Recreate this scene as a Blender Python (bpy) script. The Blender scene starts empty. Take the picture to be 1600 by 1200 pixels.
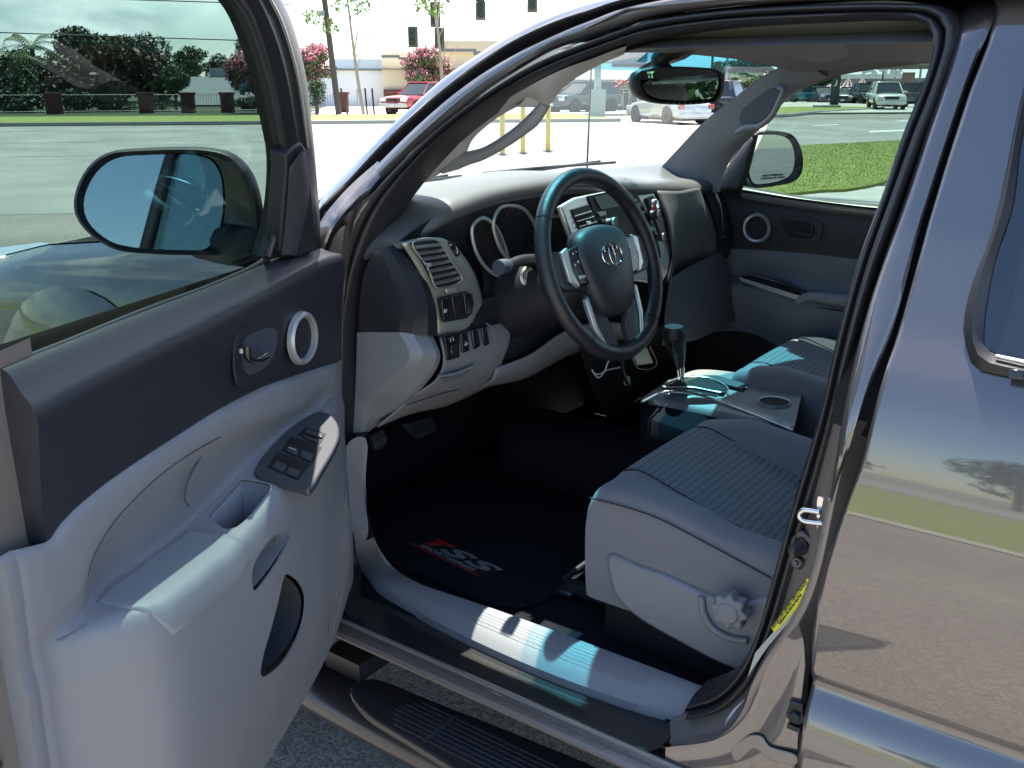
import bpy, bmesh, math, random
import numpy as np
from mathutils import Vector, Matrix, noise
random.seed(7)
sc = bpy.context.scene
COL = sc.collection
rad = math.radians
# ---------------------------------------------------------------- camera
CP = np.array([0, 2.07, 1.62]); AZ = rad(-54); PT = rad(17.3); FPX = 1500.
fh = np.array([math.cos(AZ), math.sin(AZ), 0]); rt = np.array([math.sin(AZ), -math.cos(AZ), 0]); zz = np.array([0, 0, 1.])
fw = fh*math.cos(PT)-zz*math.sin(PT); up = fh*math.sin(PT)+zz*math.cos(PT)
cam = bpy.data.cameras.new('camera'); co = bpy.data.objects.new('camera', cam); COL.objects.link(co)
cam.sensor_width = 36; cam.lens = 36*FPX/1600; cam.clip_start = .05; cam.clip_end = 5000
co.matrix_world = Matrix(((rt[0], up[0], -fw[0], CP[0]), (rt[1], up[1], -fw[1], CP[1]), (rt[2], up[2], -fw[2], CP[2]), (0, 0, 0, 1)))
sc.camera = co
# ---------------------------------------------------------------- light
SUN = Vector((.225, -.27, 1)).normalized()
w = bpy.data.worlds.new('World'); sc.world = w; w.use_nodes = True
nt = w.node_tree; nt.nodes.clear()
def nd(t, typ, **k):
    n = t.nodes.new(typ)
    for a, b in k.items():
        if a[0] == '_': setattr(n, a[1:], b)
        else: n.inputs[a.replace('_', ' ')].default_value = b
    return n
sky = nd(nt, 'ShaderNodeTexSky', _sky_type='NISHITA', _sun_disc=False, _sun_elevation=math.asin(SUN.z), _sun_rotation=math.atan2(SUN.x, SUN.y), _air_density=1.0, _ozone_density=2.2, _dust_density=.3)
tc = nd(nt, 'ShaderNodeTexCoord'); mp = nd(nt, 'ShaderNodeMapping'); mp.inputs['Scale'].default_value = (1, 1, 2.6)
nz = nd(nt, 'ShaderNodeTexNoise', Scale=2.6, Detail=7., Roughness=.58, Distortion=.3)
cr = nd(nt, 'ShaderNodeValToRGB'); cr.color_ramp.elements[0].position = .42; cr.color_ramp.elements[1].position = .58
mx = nd(nt, 'ShaderNodeMix', _data_type='RGBA')
nz2 = nd(nt, 'ShaderNodeTexNoise', Scale=5.5, Detail=5., Roughness=.55); cr2 = nd(nt, 'ShaderNodeValToRGB'); cr2.color_ramp.elements[0].position = .38; cr2.color_ramp.elements[1].position = .60; cr2.color_ramp.elements[0].color = (.30, .36, .43, 1); cr2.color_ramp.elements[1].color = (1, 1, 1, 1)
vm = nd(nt, 'ShaderNodeVectorMath', _operation='SCALE'); vm.inputs['Scale'].default_value = 9.
nt.links.new(mp.outputs[0], nz2.inputs['Vector']); nt.links.new(nz2.outputs[0], cr2.inputs[0]); nt.links.new(cr2.outputs[0], vm.inputs[0]); nt.links.new(vm.outputs[0], mx.inputs[7])
bg = nd(nt, 'ShaderNodeBackground', Strength=.11); wo = nd(nt, 'ShaderNodeOutputWorld')
nt.links.new(tc.outputs['Generated'], mp.inputs[0]); nt.links.new(mp.outputs[0], nz.inputs['Vector']); nt.links.new(nz.outputs[0], cr.inputs[0])
dot_ = nd(nt, 'ShaderNodeVectorMath', _operation='DOT_PRODUCT'); dot_.inputs[1].default_value = tuple(fh); mr = nd(nt, 'ShaderNodeMapRange'); mr.inputs['From Min'].default_value = -.15; mr.inputs['From Max'].default_value = .45
mlt = nd(nt, 'ShaderNodeMath', _operation='MULTIPLY'); nt.links.new(tc.outputs['Generated'], dot_.inputs[0]); nt.links.new(dot_.outputs['Value'], mr.inputs[0]); nt.links.new(cr.outputs[0], mlt.inputs[0]); nt.links.new(mr.outputs[0], mlt.inputs[1])
nt.links.new(mlt.outputs[0], mx.inputs[0]); nt.links.new(sky.outputs[0], mx.inputs[6]); nt.links.new(mx.outputs[2], bg.inputs[0]); nt.links.new(bg.outputs[0], wo.inputs[0])
sl = bpy.data.lights.new('sun', 'SUN'); sl.energy = 5.0; sl.angle = rad(.53); sl.color = (1, .95, .86)
so = bpy.data.objects.new('sun', sl); COL.objects.link(so); so.rotation_euler = SUN.to_track_quat('Z', 'Y').to_euler(); so.location = (0, 0, 40)
sc.view_settings.view_transform = 'Standard'; sc.view_settings.look = 'None'; sc.view_settings.exposure = 1.82; sc.view_settings.gamma = 1
sc.render.engine = 'CYCLES'; sc.cycles.max_bounces = 10; sc.cycles.transparent_max_bounces = 24; sc.cycles.diffuse_bounces = 4; sc.cycles.glossy_bounces = 5
sc.cycles.caustics_reflective = False; sc.cycles.caustics_refractive = False
# ---------------------------------------------------------------- picture ray onto a real plane of the place
TH = rad(71); HG = np.array([1.366, .776, 0]); ES = np.array([-math.cos(TH), math.sin(TH), 0]); NN = np.array([-math.sin(TH), -math.cos(TH), 0])
def ray(u, v): return fw*FPX+rt*(u-800)+up*(600-v)
def pln(u, v, n, c):
    d = ray(u, v); n = np.array(n, float); return CP+d*((c-CP@n)/(d@n))
def one(m, c, u, v):
    if m == 'x': return pln(u, v, (1, 0, 0), c)
    if m == 'y': return pln(u, v, (0, 1, 0), c)
    if m == 'z': return pln(u, v, (0, 0, 1), c)
    if m == 'k': return pln(u, v, NN, c+HG@NN)
    if m == 'g':                                             # leaning door glass: k = c + .3*(z-1.3)
        n = NN-.30*zz; return pln(u, v, n, c+HG@NN-.39)
def P(m, c, pts):
    n = len(pts); r = []
    for i, p in enumerate(pts):
        cc = p[2] if len(p) > 2 else (c[0]+(c[1]-c[0])*i/(n-1) if isinstance(c, tuple) else c)
        r.append(one(m, cc, p[0], p[1]))
    return r
def DL(s, k, z): return HG+ES*s+NN*k+zz*z                   # door coordinates: along, towards the cab side, height
def ln(a, b, n=2): return [np.array(a)+(np.array(b)-np.array(a))*i/(n-1) for i in range(n)]
# side skin of the truck
YS = [(.30, .84), (.44, .862), (.52, .878), (.60, .890), (.67, .8975), (.715, .899), (.745, .896), (.772, .887), (.793, .875), (.806, .8665), (.813, .866), (.822, .872), (.84, .877), (.90, .884), (.96, .886), (1.02, .884), (1.10, .874), (1.17, .861), (1.23, .846), (1.275, .826), (1.31, .80), (1.5, .728), (1.66, .668), (1.72, .63), (1.755, .55), (1.775, .38)]
def ys(z): return float(np.interp(z, [a for a, b in YS], [b for a, b in YS]))
def skin(u, v, off=0.):
    d = ray(u, v); d = d/np.linalg.norm(d); t = .4
    while t < 6:
        p = CP+d*t
        if p[1] <= ys(p[2])+off: break
        t += .05
    a, b = t-.05, t
    for _ in range(14):
        c = (a+b)/2; p = CP+d*c
        if p[1] <= ys(p[2])+off: b = c
        else: a = c
    return CP+d*b
def SK(pts, off=0.): return [skin(u, v, off) for u, v in pts]
# ---------------------------------------------------------------- mesh helpers
WL = {}
def crv(pts, n, closed=False):
    p = np.array([np.array(q, float) for q in pts])
    if closed: p = np.vstack([p[-1], p, p[0], p[1]])
    else: p = np.vstack([2*p[0]-p[1], p, 2*p[-1]-p[-2]])
    dd = np.sqrt(np.linalg.norm(np.diff(p, axis=0), axis=1))+1e-9
    t = np.concatenate([[0], np.cumsum(dd)]); L = np.linalg.norm(np.diff(p[1:-1], axis=0), axis=1)
    cl = np.concatenate([[0], np.cumsum(L)]); out = []
    m = len(p)
    for q in (np.linspace(0, cl[-1], n, endpoint=not closed)):
        i = min(max(int(np.searchsorted(cl, q, 'right'))-1, 0), len(L)-1)
        f = (q-cl[i])/max(L[i], 1e-9); i += 1
        a = t[i]+f*(t[i+1]-t[i]); P0, P1, P2, P3 = p[i-1], p[i], p[i+1], p[i+2]; t0, t1, t2, t3 = t[i-1], t[i], t[i+1], t[i+2]
        A1 = (t1-a)/(t1-t0)*P0+(a-t0)/(t1-t0)*P1; A2 = (t2-a)/(t2-t1)*P1+(a-t1)/(t2-t1)*P2; A3 = (t3-a)/(t3-t2)*P2+(a-t2)/(t3-t2)*P3
        B1 = (t2-a)/(t2-t0)*A1+(a-t0)/(t2-t0)*A2; B2 = (t3-a)/(t3-t1)*A2+(a-t1)/(t3-t1)*A3
        out.append((t2-a)/(t2-t1)*B1+(a-t1)/(t2-t1)*B2)
    return out
def mk(name, vs, fs, m, parent=None, smooth=True, ang=38, mats=None, mi=None):
    vs = np.array([np.array(v, float) for v in vs]); c = (vs.min(0)+vs.max(0))/2
    me = bpy.data.meshes.new(name); me.from_pydata([tuple(v-c) for v in vs], [], fs)
    for x in (mats or [m]): me.materials.append(x)
    if mi: me.polygons.foreach_set('material_index', mi)
    if smooth:
        me.polygons.foreach_set('use_smooth', [True]*len(me.polygons))
        me.set_sharp_from_angle(angle=rad(ang))
    me.update()
    o = bpy.data.objects.new(name, me); COL.objects.link(o)
    pw = WL.get(parent.name, np.zeros(3)) if parent else np.zeros(3)
    o.location = tuple(c-pw); WL[o.name] = c
    if parent: o.parent = parent
    return o
def grid(rows, closed_u=False):
    R = len(rows); n = len(rows[0]); vs = [p for r in rows for p in r]; fs = []
    for j in range(R-1):
        for i in range(n if closed_u else n-1):
            i2 = (i+1) % n; fs.append((j*n+i, j*n+i2, (j+1)*n+i2, (j+1)*n+i))
    return vs, fs
def solid(o, t, off=0.):
    md = o.modifiers.new('solid', 'SOLIDIFY'); md.thickness = t; md.offset = off; return o
def bev(o, wd, seg=2, ang=35):
    md = o.modifiers.new('bevel', 'BEVEL'); md.width = wd; md.segments = seg; md.limit_method = 'ANGLE'; md.angle_limit = rad(ang); md.use_clamp_overlap = True; return o
def facecam(vs, fs):
    """turn faces so that normals look to the camera side"""
    out = []
    A = [np.array(v, float) for v in vs]
    for f in fs:
        a, b, c = A[f[0]], A[f[1]], A[f[2]]; n = np.cross(b-a, c-a)
        out.append(f)
    return out
def loft(name, curves, nu, sub, m, parent=None, thick=0., off=0., smooth_across=True, ang=38):
    rs = [crv(c, nu) for c in curves]
    if smooth_across and len(rs) > 2:
        cols = [crv([r[i] for r in rs], sub*(len(rs)-1)+1) for i in range(nu)]
        rows = [[cols[i][j] for i in range(nu)] for j in range(len(cols[0]))]
    else:
        rows = []
        for a, b in zip(rs, rs[1:]):
            for k in range(sub): rows.append([a[i]+(b[i]-a[i])*k/sub for i in range(nu)])
        rows.append(rs[-1])
    vs, fs = grid(rows)
    # orient toward the camera
    a = np.array(vs[0]); mid = len(fs)//2; f = fs[mid]; p0, p1, p2 = [np.array(vs[i]) for i in f[:3]]; n = np.cross(p1-p0, p2-p0)
    if n@(CP-p0) < 0: fs = [tuple(reversed(f)) for f in fs]
    o = mk(name, vs, fs, m, parent, ang=ang)
    if thick: solid(o, thick, -1 if off == 0 else off)
    return o
def plate(name, pts, th, m, parent=None, bw=.0015, sm=0, d=None, seg=2):
    """outline on its plane, with real thickness away from the viewer side"""
    if sm: pts = crv(pts, sm, True)
    pts = [np.array(p, float) for p in pts]; c = sum(pts)/len(pts)
    n = np.zeros(3)
    for a, b in zip(pts, pts[1:]+pts[:1]): n += np.cross(a-c, b-c)
    n /= np.linalg.norm(n)
    if n@(CP-c) < 0: pts = pts[::-1]; n = -n
    e = -n*th if d is None else np.array(d, float)
    N = len(pts); vs = pts+[p+e for p in pts]
    fs = [tuple(range(N)), tuple(range(2*N-1, N-1, -1))]+[(i, i+N, (i+1) % N+N, (i+1) % N) for i in range(N)]
    o = mk(name, vs, fs, m, parent)
    if bw: bev(o, bw, seg, 50)
    return o
def frames(p, closed=False, ref=None):
    T = []; n = len(p)
    for i in range(n):
        a = p[(i-1) % n] if (closed or i) else p[0]; b = p[(i+1) % n] if (closed or i < n-1) else p[-1]
        t = b-a; T.append(t/(np.linalg.norm(t)+1e-12))
    r = np.array(ref, float) if ref is not None else (np.array([0, 0, 1.]) if abs(T[0][2]) < .9 else np.array([1., 0, 0]))
    U = []; u = r
    for t in T:
        if ref is not None: u = r
        u = u-t*(u@t); u = u/(np.linalg.norm(u)+1e-12); U.append(u)
    return T, U
def tube(name, pts, r, m, parent=None, seg=10, n=0, closed=False, sec=None, ref=None, caps=True):
    """r number or list; sec: list of (a,b) section points (in units of r)"""
    p = crv(pts, n, closed) if n else [np.array(q, float) for q in pts]
    N = len(p); T, U = frames(p, closed, ref)
    rr = [r]*N if not isinstance(r, (list, tuple)) else list(np.interp(np.linspace(0, 1, N), np.linspace(0, 1, len(r)), r))
    if sec is None: sec = [(math.cos(2*math.pi*k/seg), math.sin(2*math.pi*k/seg)) for k in range(seg)]
    rows = []
    for i in range(N):
        V = np.cross(T[i], U[i]); rows.append([p[i]+(U[i]*a+V*b)*rr[i] for a, b in sec])
    if closed: rows.append(rows[0])
    vs, fs = grid(rows, True)
    if closed:
        k = len(sec); nv = N*k; vs = vs[:nv]; fs = [tuple(i % nv for i in f) for f in fs]
    elif caps: k = len(sec); fs += [tuple(range(k))[::-1], tuple(range((N-1)*k, N*k))]
    return mk(name, vs, fs, m, parent)
class MB:
    def __init__(s): s.v = []; s.f = []; s.mi = []
    def add(s, vs, fs, mi=0):
        b = len(s.v); s.v += [np.array(v, float) for v in vs]; s.f += [tuple(i+b for i in f) for f in fs]; s.mi += [mi]*len(fs); return s
    def box(s, c, h, R=None, mi=0):
        vs = []
        for x in (-1, 1):
            for y in (-1, 1):
                for z in (-1, 1):
                    q = np.array([x*h[0], y*h[1], z*h[2]]); q = R@q if R is not None else q; vs.append(np.array(c)+q)
        return s.add(vs, [(0, 1, 3, 2), (4, 6, 7, 5), (0, 4, 5, 1), (2, 3, 7, 6), (0, 2, 6, 4), (1, 5, 7, 3)], mi)
    def cyl(s, a, b, r1, r2=None, seg=12, mi=0, caps=True):
        a = np.array(a, float); b = np.array(b, float); r2 = r1 if r2 is None else r2
        t = (b-a)/np.linalg.norm(b-a); u = np.array([0, 0, 1.]) if abs(t[2]) < .9 else np.array([1., 0, 0]); u = u-t*(u@t); u /= np.linalg.norm(u); v = np.cross(t, u)
        vs = [a+(u*math.cos(2*math.pi*k/seg)+v*math.sin(2*math.pi*k/seg))*r1 for k in range(seg)]+[b+(u*math.cos(2*math.pi*k/seg)+v*math.sin(2*math.pi*k/seg))*r2 for k in range(seg)]
        fs = [(k, (k+1) % seg, (k+1) % seg+seg, k+seg) for k in range(seg)]
        if caps: fs += [tuple(range(seg))[::-1], tuple(range(seg, 2*seg))]
        return s.add(vs, fs, mi)
    def build(s, name, m, parent=None, bw=0, smooth=True, mats=None):
        o = mk(name, s.v, s.f, m, parent, smooth, mats=mats, mi=s.mi if mats else None)
        if bw: bev(o, bw, 2)
        return o
def lathe(name, prof, c, ax, m, parent=None, seg=32):
    """prof: (r, h) along axis ax from centre c"""
    ax = np.array(ax, float); ax /= np.linalg.norm(ax); u = np.array([0, 0, 1.]) if abs(ax[2]) < .9 else np.array([1., 0, 0]); u = u-ax*(u@ax); u /= np.linalg.norm(u); v = np.cross(ax, u)
    rows = [[np.array(c)+ax*h+(u*math.cos(2*math.pi*k/seg)+v*math.sin(2*math.pi*k/seg))*r for k in range(seg)] for r, h in prof]
    vs, fs = grid(rows, True); return mk(name, vs, fs, m, parent)
def text(name, s, org, xd, yd, size, m, parent=None, ext=.0004, sx=1., shear=0., bold=0.):
    cu = bpy.data.curves.new(name, 'FONT'); cu.body = s; cu.size = size; cu.align_x = 'CENTER'; cu.align_y = 'CENTER'; cu.extrude = ext; cu.shear = shear; cu.offset = bold; cu.resolution_u = 3
    o = bpy.data.objects.new(name, cu); 
    me = bpy.data.meshes.new_from_object(o); bpy.data.objects.remove(o)
    xd = np.array(xd, float); xd /= np.linalg.norm(xd); yd = np.array(yd, float); yd = yd-xd*(xd@yd); yd /= np.linalg.norm(yd); zd = np.cross(xd, yd)
    vs = [np.array(org)+xd*q.co.x*sx+yd*q.co.y+zd*q.co.z for q in me.vertices]; fs = [tuple(p.vertices) for p in me.polygons]
    return mk(name, vs, fs, m, parent, smooth=False)
def empty(name, loc=(0, 0, 0)):
    o = bpy.data.objects.new(name, None); COL.objects.link(o); o.location = loc; o.empty_display_size = .2; WL[o.name] = np.array(loc, float); return o
def tag(o, label=None, cat=None, group=None, kind=None):
    if label: o['label'] = label
    if cat: o['category'] = cat
    if group: o['group'] = group
    if kind: o['kind'] = kind
    return o
# ---------------------------------------------------------------- materials
MT = {}
def mat(name, col, rough=.5, metal=0., coat=0., bump=None, var=None, spec=.5, **k):
    m = bpy.data.materials.new(name); m.use_nodes = True; t = m.node_tree; b = t.nodes['Principled BSDF']
    b.inputs['Base Color'].default_value = (*col, 1); b.inputs['Roughness'].default_value = rough; b.inputs['Metallic'].default_value = metal
    b.inputs['Coat Weight'].default_value = coat; b.inputs['Coat IOR'].default_value = k.get('cior', 1.5); b.inputs['Coat Roughness'].default_value = k.get('cr', .02); b.inputs['Specular IOR Level'].default_value = spec
    if k.get('sheen'): b.inputs['Sheen Weight'].default_value = k['sheen']
    if k.get('emit'): b.inputs['Emission Color'].default_value = (*col, 1); b.inputs['Emission Strength'].default_value = k['emit']
    tcn = t.nodes.new('ShaderNodeTexCoord')
    def src(kind, scale):
        if kind == 'noise': n = nd(t, 'ShaderNodeTexNoise', Scale=scale, Detail=3.); o = n.outputs[0]
        elif kind == 'voro': n = nd(t, 'ShaderNodeTexVoronoi', Scale=scale); o = n.outputs[0]
        elif kind == 'wave': n = nd(t, 'ShaderNodeTexWave', Scale=scale, Distortion=1.); o = n.outputs[1]
        t.links.new(tcn.outputs['Object'], n.inputs['Vector']); return o
    if var:
        kind, scale, c2, lo, hi = var
        r = t.nodes.new('ShaderNodeValToRGB'); r.color_ramp.elements[0].position = lo; r.color_ramp.elements[1].position = hi
        r.color_ramp.elements[0].color = (*col, 1); r.color_ramp.elements[1].color = (*c2, 1)
        t.links.new(src(kind, scale), r.inputs[0]); t.links.new(r.outputs[0], b.inputs['Base Color'])
    if bump:
        kind, scale, st, dist = bump
        bn = nd(t, 'ShaderNodeBump', Strength=st, Distance=dist); t.links.new(src(kind, scale), bn.inputs['Height']); t.links.new(bn.outputs[0], b.inputs['Normal'])
    MT[name] = m; return m
def glass(name, tint, refl=.03, rough=0.):
    m = bpy.data.materials.new(name); m.use_nodes = True; t = m.node_tree; t.nodes.clear()
    o = t.nodes.new('ShaderNodeOutputMaterial'); tr = t.nodes.new('ShaderNodeBsdfTransparent'); tr.inputs[0].default_value = (*tint, 1)
    gl = t.nodes.new('ShaderNodeBsdfGlossy'); gl.inputs['Roughness'].default_value = rough; gl.inputs[0].default_value = (.9, .95, 1, 1)
    lw = nd(t, 'ShaderNodeLayerWeight', Blend=.5); pw_ = nd(t, 'ShaderNodeMath', _operation='POWER'); pw_.inputs[1].default_value = 4.5; ma = nd(t, 'ShaderNodeMath', _operation='MULTIPLY_ADD'); ma.inputs[1].default_value = .9; ma.inputs[2].default_value = refl; mxs = t.nodes.new('ShaderNodeMixShader')
    t.links.new(lw.outputs['Facing'], pw_.inputs[0]); t.links.new(pw_.outputs[0], ma.inputs[0]); t.links.new(ma.outputs[0], mxs.inputs[0]); t.links.new(tr.outputs[0], mxs.inputs[1]); t.links.new(gl.outputs[0], mxs.inputs[2]); t.links.new(mxs.outputs[0], o.inputs[0])
    MT[name] = m; return m
paint = mat('metallic taupe paint', (.092, .082, .082), .34, .65, 1., bump=('voro', 1400., .05, .0003), cior=1.85, cr=.03)
paint_in = mat('satin taupe jamb paint', (.22, .19, .168), .36, .25, .6, cr=.06)
rubber = mat('black rubber seal', (.022, .022, .025), .36, bump=('noise', 300., .1, .001))
dark = mat('charcoal grained plastic', (.016, .017, .022), .50, bump=('voro', 900., .25, .0006))
dark2 = mat('black ribbed plastic', (.014, .015, .017), .42, bump=('wave', 260., .25, .0005))
grey = mat('light grey door plastic', (.225, .226, .24), .50, var=('noise', 5., (.205, .207, .22), .35, .7), bump=('voro', 750., .5, .0007))
greyl = mat('pale pillar plastic', (.34, .335, .34), .6, bump=('noise', 500., .1, .0005))
greys = mat('soft grey armrest vinyl', (.225, .235, .245), .55, bump=('voro', 700., .3, .0006))
silver = mat('satin silver trim', (.52, .52, .50), .33, .6)
silverg = mat('woven pattern silver trim', (.42, .43, .38), .38, .6, bump=('wave', 420., .4, .0004))
chrome = mat('chrome', (.8, .8, .8), .08, 1.)
steel = mat('zinc steel', (.62, .62, .62), .22, 1.)
black = mat('gloss black plastic', (.008, .009, .011), .18, 0, .4)
hole = mat('matt black recess', (.005, .005, .006), .8)
leather = mat('black leather', (.020, .021, .024), .36, bump=('voro', 620., .5, .0008))
carpet = mat('charcoal carpet', (.013, .014, .019), .95, bump=('noise', 420., 1., .004), spec=.1)
fabric = mat('grey seat cloth', (.175, .172, .185), .9, bump=('noise', 900., .5, .0008), sheen=.3)
liner = mat('grey headliner cloth', (.21, .20, .215), .95, bump=('noise', 500., .3, .001))
white = mat('white print', (.75, .76, .76), .6)
red = mat('red print', (.5, .01, .02), .6)
mirror = mat('mirror silvering', (.52, .57, .62), .0, 1.)
gl_door = glass('tinted green window glass', (.46, .55, .53))
gl_wind = glass('clear laminated windscreen glass', (.86, .93, .90))
gl_band = glass('blue shade band glass', (.10, .42, .55)); gl_mid = glass('pale blue shade band glass', (.55, .80, .86))
def seatcloth():
    m = mat('wavy woven seat insert', (.07, .095, .105), .85, sheen=.3); t = m.node_tree; b = t.nodes['Principled BSDF']; c = t.nodes.new('ShaderNodeTexCoord')
    mp_ = t.nodes.new('ShaderNodeMapping'); mp_.inputs['Scale'].default_value = (1, 1, 0)
    wv = nd(t, 'ShaderNodeTexWave', Scale=23., Distortion=0.); wv.bands_direction = 'X'
    sep = t.nodes.new('ShaderNodeSeparateXYZ'); mt = nd(t, 'ShaderNodeMath', _operation='SINE'); ml = nd(t, 'ShaderNodeMath', _operation='MULTIPLY'); ml.inputs[1].default_value = 480.
    m2 = nd(t, 'ShaderNodeMath', _operation='MULTIPLY'); m2.inputs[1].default_value = .0022; ad = nd(t, 'ShaderNodeMath', _operation='ADD'); cb = t.nodes.new('ShaderNodeCombineXYZ')
    L = t.links.new; L(c.outputs['Object'], sep.inputs[0]); L(sep.outputs[1], ml.inputs[0]); L(ml.outputs[0], mt.inputs[0]); L(mt.outputs[0], m2.inputs[0]); L(m2.outputs[0], ad.inputs[1]); L(sep.outputs[0], ad.inputs[0]); L(ad.outputs[0], cb.inputs[0]); L(cb.outputs[0], wv.inputs['Vector'])
    r = t.nodes.new('ShaderNodeValToRGB'); r.color_ramp.elements[0].color = (.085, .10, .105, 1); r.color_ramp.elements[1].color = (.165, .19, .195, 1); L(wv.outputs[1], r.inputs[0]); L(r.outputs[0], b.inputs['Base Color'])
    bn = nd(t, 'ShaderNodeBump', Strength=.8, Distance=.002); L(wv.outputs[1], bn.inputs['Height']); L(bn.outputs[0], b.inputs['Normal'])
    return m
insert = seatcloth()
TR = tag(empty('pickup_truck', (.9, 0, 0)), 'taupe metallic pickup truck seen close up with its driver door wide open', 'pickup truck')
# ================================================================ TRUCK: outer body
def sy(pts, off=0.): return SK(pts, off)
# rear half door and cab side skin
Eo = [(1574, -40), (1558, 30), (1523, 110), (1482, 233), (1440, 370), (1400, 519), (1368, 620), (1344, 717), (1312, 799), (1290, 870), (1275, 925), (1264, 1031), (1253, 1127), (1240, 1240)]
ep = SK(Eo); ez = [p[2] for p in ep]; ex = [p[0] for p in ep]
zs = [.47, .52, .57, .62, .67, .70, .72, .74, .755, .77, .782, .792, .80, .806, .811, .817, .824, .835, .85, .87, .90, .94, 1.0, 1.05, 1.1, 1.14, 1.18, 1.22, 1.25, 1.275, 1.30, 1.33, 1.38, 1.45, 1.53, 1.61, 1.67, 1.71, 1.745]
exf = lambda z: float(np.interp(z, ez[::-1], ex[::-1]))
sk = lambda z: float(np.interp(z, [a for a, b in YSs], [b for a, b in YSs]))
_c = crv([(0, b, a) for a, b in YS], 160); YSs = sorted([(p[2], p[1]) for p in _c])
rows = []
for z in zs:
    x0 = exf(z); y = sk(z); r = [np.array([x0-.004, y-.03, z]), np.array([x0-.002, y-.004, z]), np.array([x0-.006, y, z]), np.array([x0-.010, y, z])]
    for i in range(1, 14): r.append(np.array([x0-.010-(x0+.9)*i/13., y, z]))
    rows.append(r)
vs, fs = grid(rows[::-1]); rd = mk('rear_half_door', vs, fs, paint, TR, ang=50)
# quarter glass and its seal
q_o = [(1640, 20), (1600, 134), (1569, 280), (1546, 373), (1517, 449), (1505, 513), (1511, 548), (1525, 575), (1600, 593), (1800, 640), (1800, 20)]
q_i = [(1650, 60), (1600, 198), (1581, 326), (1554, 408), (1537, 513), (1540, 543), (1560, 556), (1600, 566), (1800, 605), (1800, 60)]
dg = mat('dark privacy glass', (.010, .016, .024), .04, 0, 0, spec=.9)
go = [skin(*p, .004) for p in q_o]; gi = [skin(*p, .009) for p in q_i]
a = crv(go, 60, True); b = crv(gi, 60, True); m_ = [(p+q)/2+np.array([0, .012, .004]) for p, q in zip(a, b)]
vs, fs = grid([a+[a[0]], m_+[m_[0]], b+[b[0]]]); mk('window_seal', vs, fs, rubber, rd)
plate('quarter_window', [p-np.array([0, .004, 0]) for p in gi], .004, dg, rd, bw=0, sm=60)
loft('window_trim', [[skin(u, v, .020) for u, v in ((1556, 553), (1600, 562), (1700, 584))], [skin(u, v, .022) for u, v in ((1556, 557), (1600, 567), (1700, 590))]], 12, 1, silver, rd, thick=.003)
plate('seal_clip', [skin(u, v, .024) for u, v in ((1577, 575), (1600, 578), (1600, 593), (1575, 589))], .006, black, rd)
for i, yv in enumerate((410, 430, 455, 480, 505)):
    pass
# painted band between the door gap and the rear half door
E1 = [(1512, -40), (1500, 40), (1483, 105), (1458, 181), (1420, 300), (1386, 399), (1345, 535), (1322, 640), (1308, 720), (1298, 780)]
E2 = [(1570, -40), (1554, 30), (1519, 110), (1477, 233), (1434, 370), (1394, 519), (1352, 620), (1328, 700), (1310, 750), (1300, 785)]
E1b = [(u-4, v) for u, v in E1]
loft('pillar_flange', [SK(E1b, -.035), SK(E1, -.004), SK([((a[0]+b[0])/2, (a[1]+b[1])/2) for a, b in zip(E1, E2)], .0), SK([(u-2, v) for u, v in E2], -.003), SK(E2, -.03)], 50, 3, paint, TR)
# --- roof side rail and windscreen pillar, outside in
C0 = [(480, 362), (490, 340), (497, 317), (540, 270), (600, 207), (647, 163), (693, 123), (740, 90), (793, 57), (840, 33), (887, 15), (923, 4), (960, -6), (1100, -30), (1300, -38), (1520, -42)]
C1 = [(483, 372), (493, 348), (500, 330), (545, 285), (600, 226), (650, 180), (700, 138), (745, 103), (793, 72), (840, 48), (887, 29), (923, 18), (962, 4), (1100, -20), (1300, -30), (1520, -34)]
C2 = [(484, 384), (496, 360), (508, 338), (550, 298), (603, 243), (655, 193), (705, 150), (750, 117), (798, 88), (845, 65), (892, 44), (928, 30), (968, 15), (1100, -10), (1300, -20), (1515, -22)]
C3 = [(494, 412), (510, 376), (528, 350), (583, 293), (640, 233), (693, 187), (740, 150), (800, 110), (853, 80), (907, 60), (960, 43), (1010, 26), (1117, 10), (1262, 0), (1400, -3), (1512, -6)]
def yo(m, pts, y0, y1):
    n = len(pts); return [one(m, y0+(y1-y0)*min(1, i/8.), u, v) for i, (u, v) in enumerate(pts)]
rail0 = yo('y', C0, .70, .615); rail1 = yo('y', C1, .725, .64)
loft('roof_rail', [[p+np.array([.02, -.11, .01]) for p in rail0], [p+np.array([.004, -.015, .004]) for p in rail0], rail0, rail1, [p+np.array([0, -.02, -.004]) for p in rail1]], 70, 3, paint, TR)
g2 = yo('y', C2, .735, .655)
gr_ = [(a+b)/2+np.array([0, -.03, 0]) for a, b in zip(rail1, g2)]
loft('drip_channel', [rail1, gr_, g2], 70, 2, rubber, TR, smooth_across=False)
r3 = yo('y', C3, .745, .655)
mid_ = [(a*.45+b*.55)+np.array([0, .006, .003]) for a, b in zip(g2, r3)]
loft('door_opening_flange', [[p+np.array([0, -.02, 0]) for p in g2], g2, mid_, r3, [p+np.array([0, -.03, 0]) for p in r3]], 70, 3, paint, TR)
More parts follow.
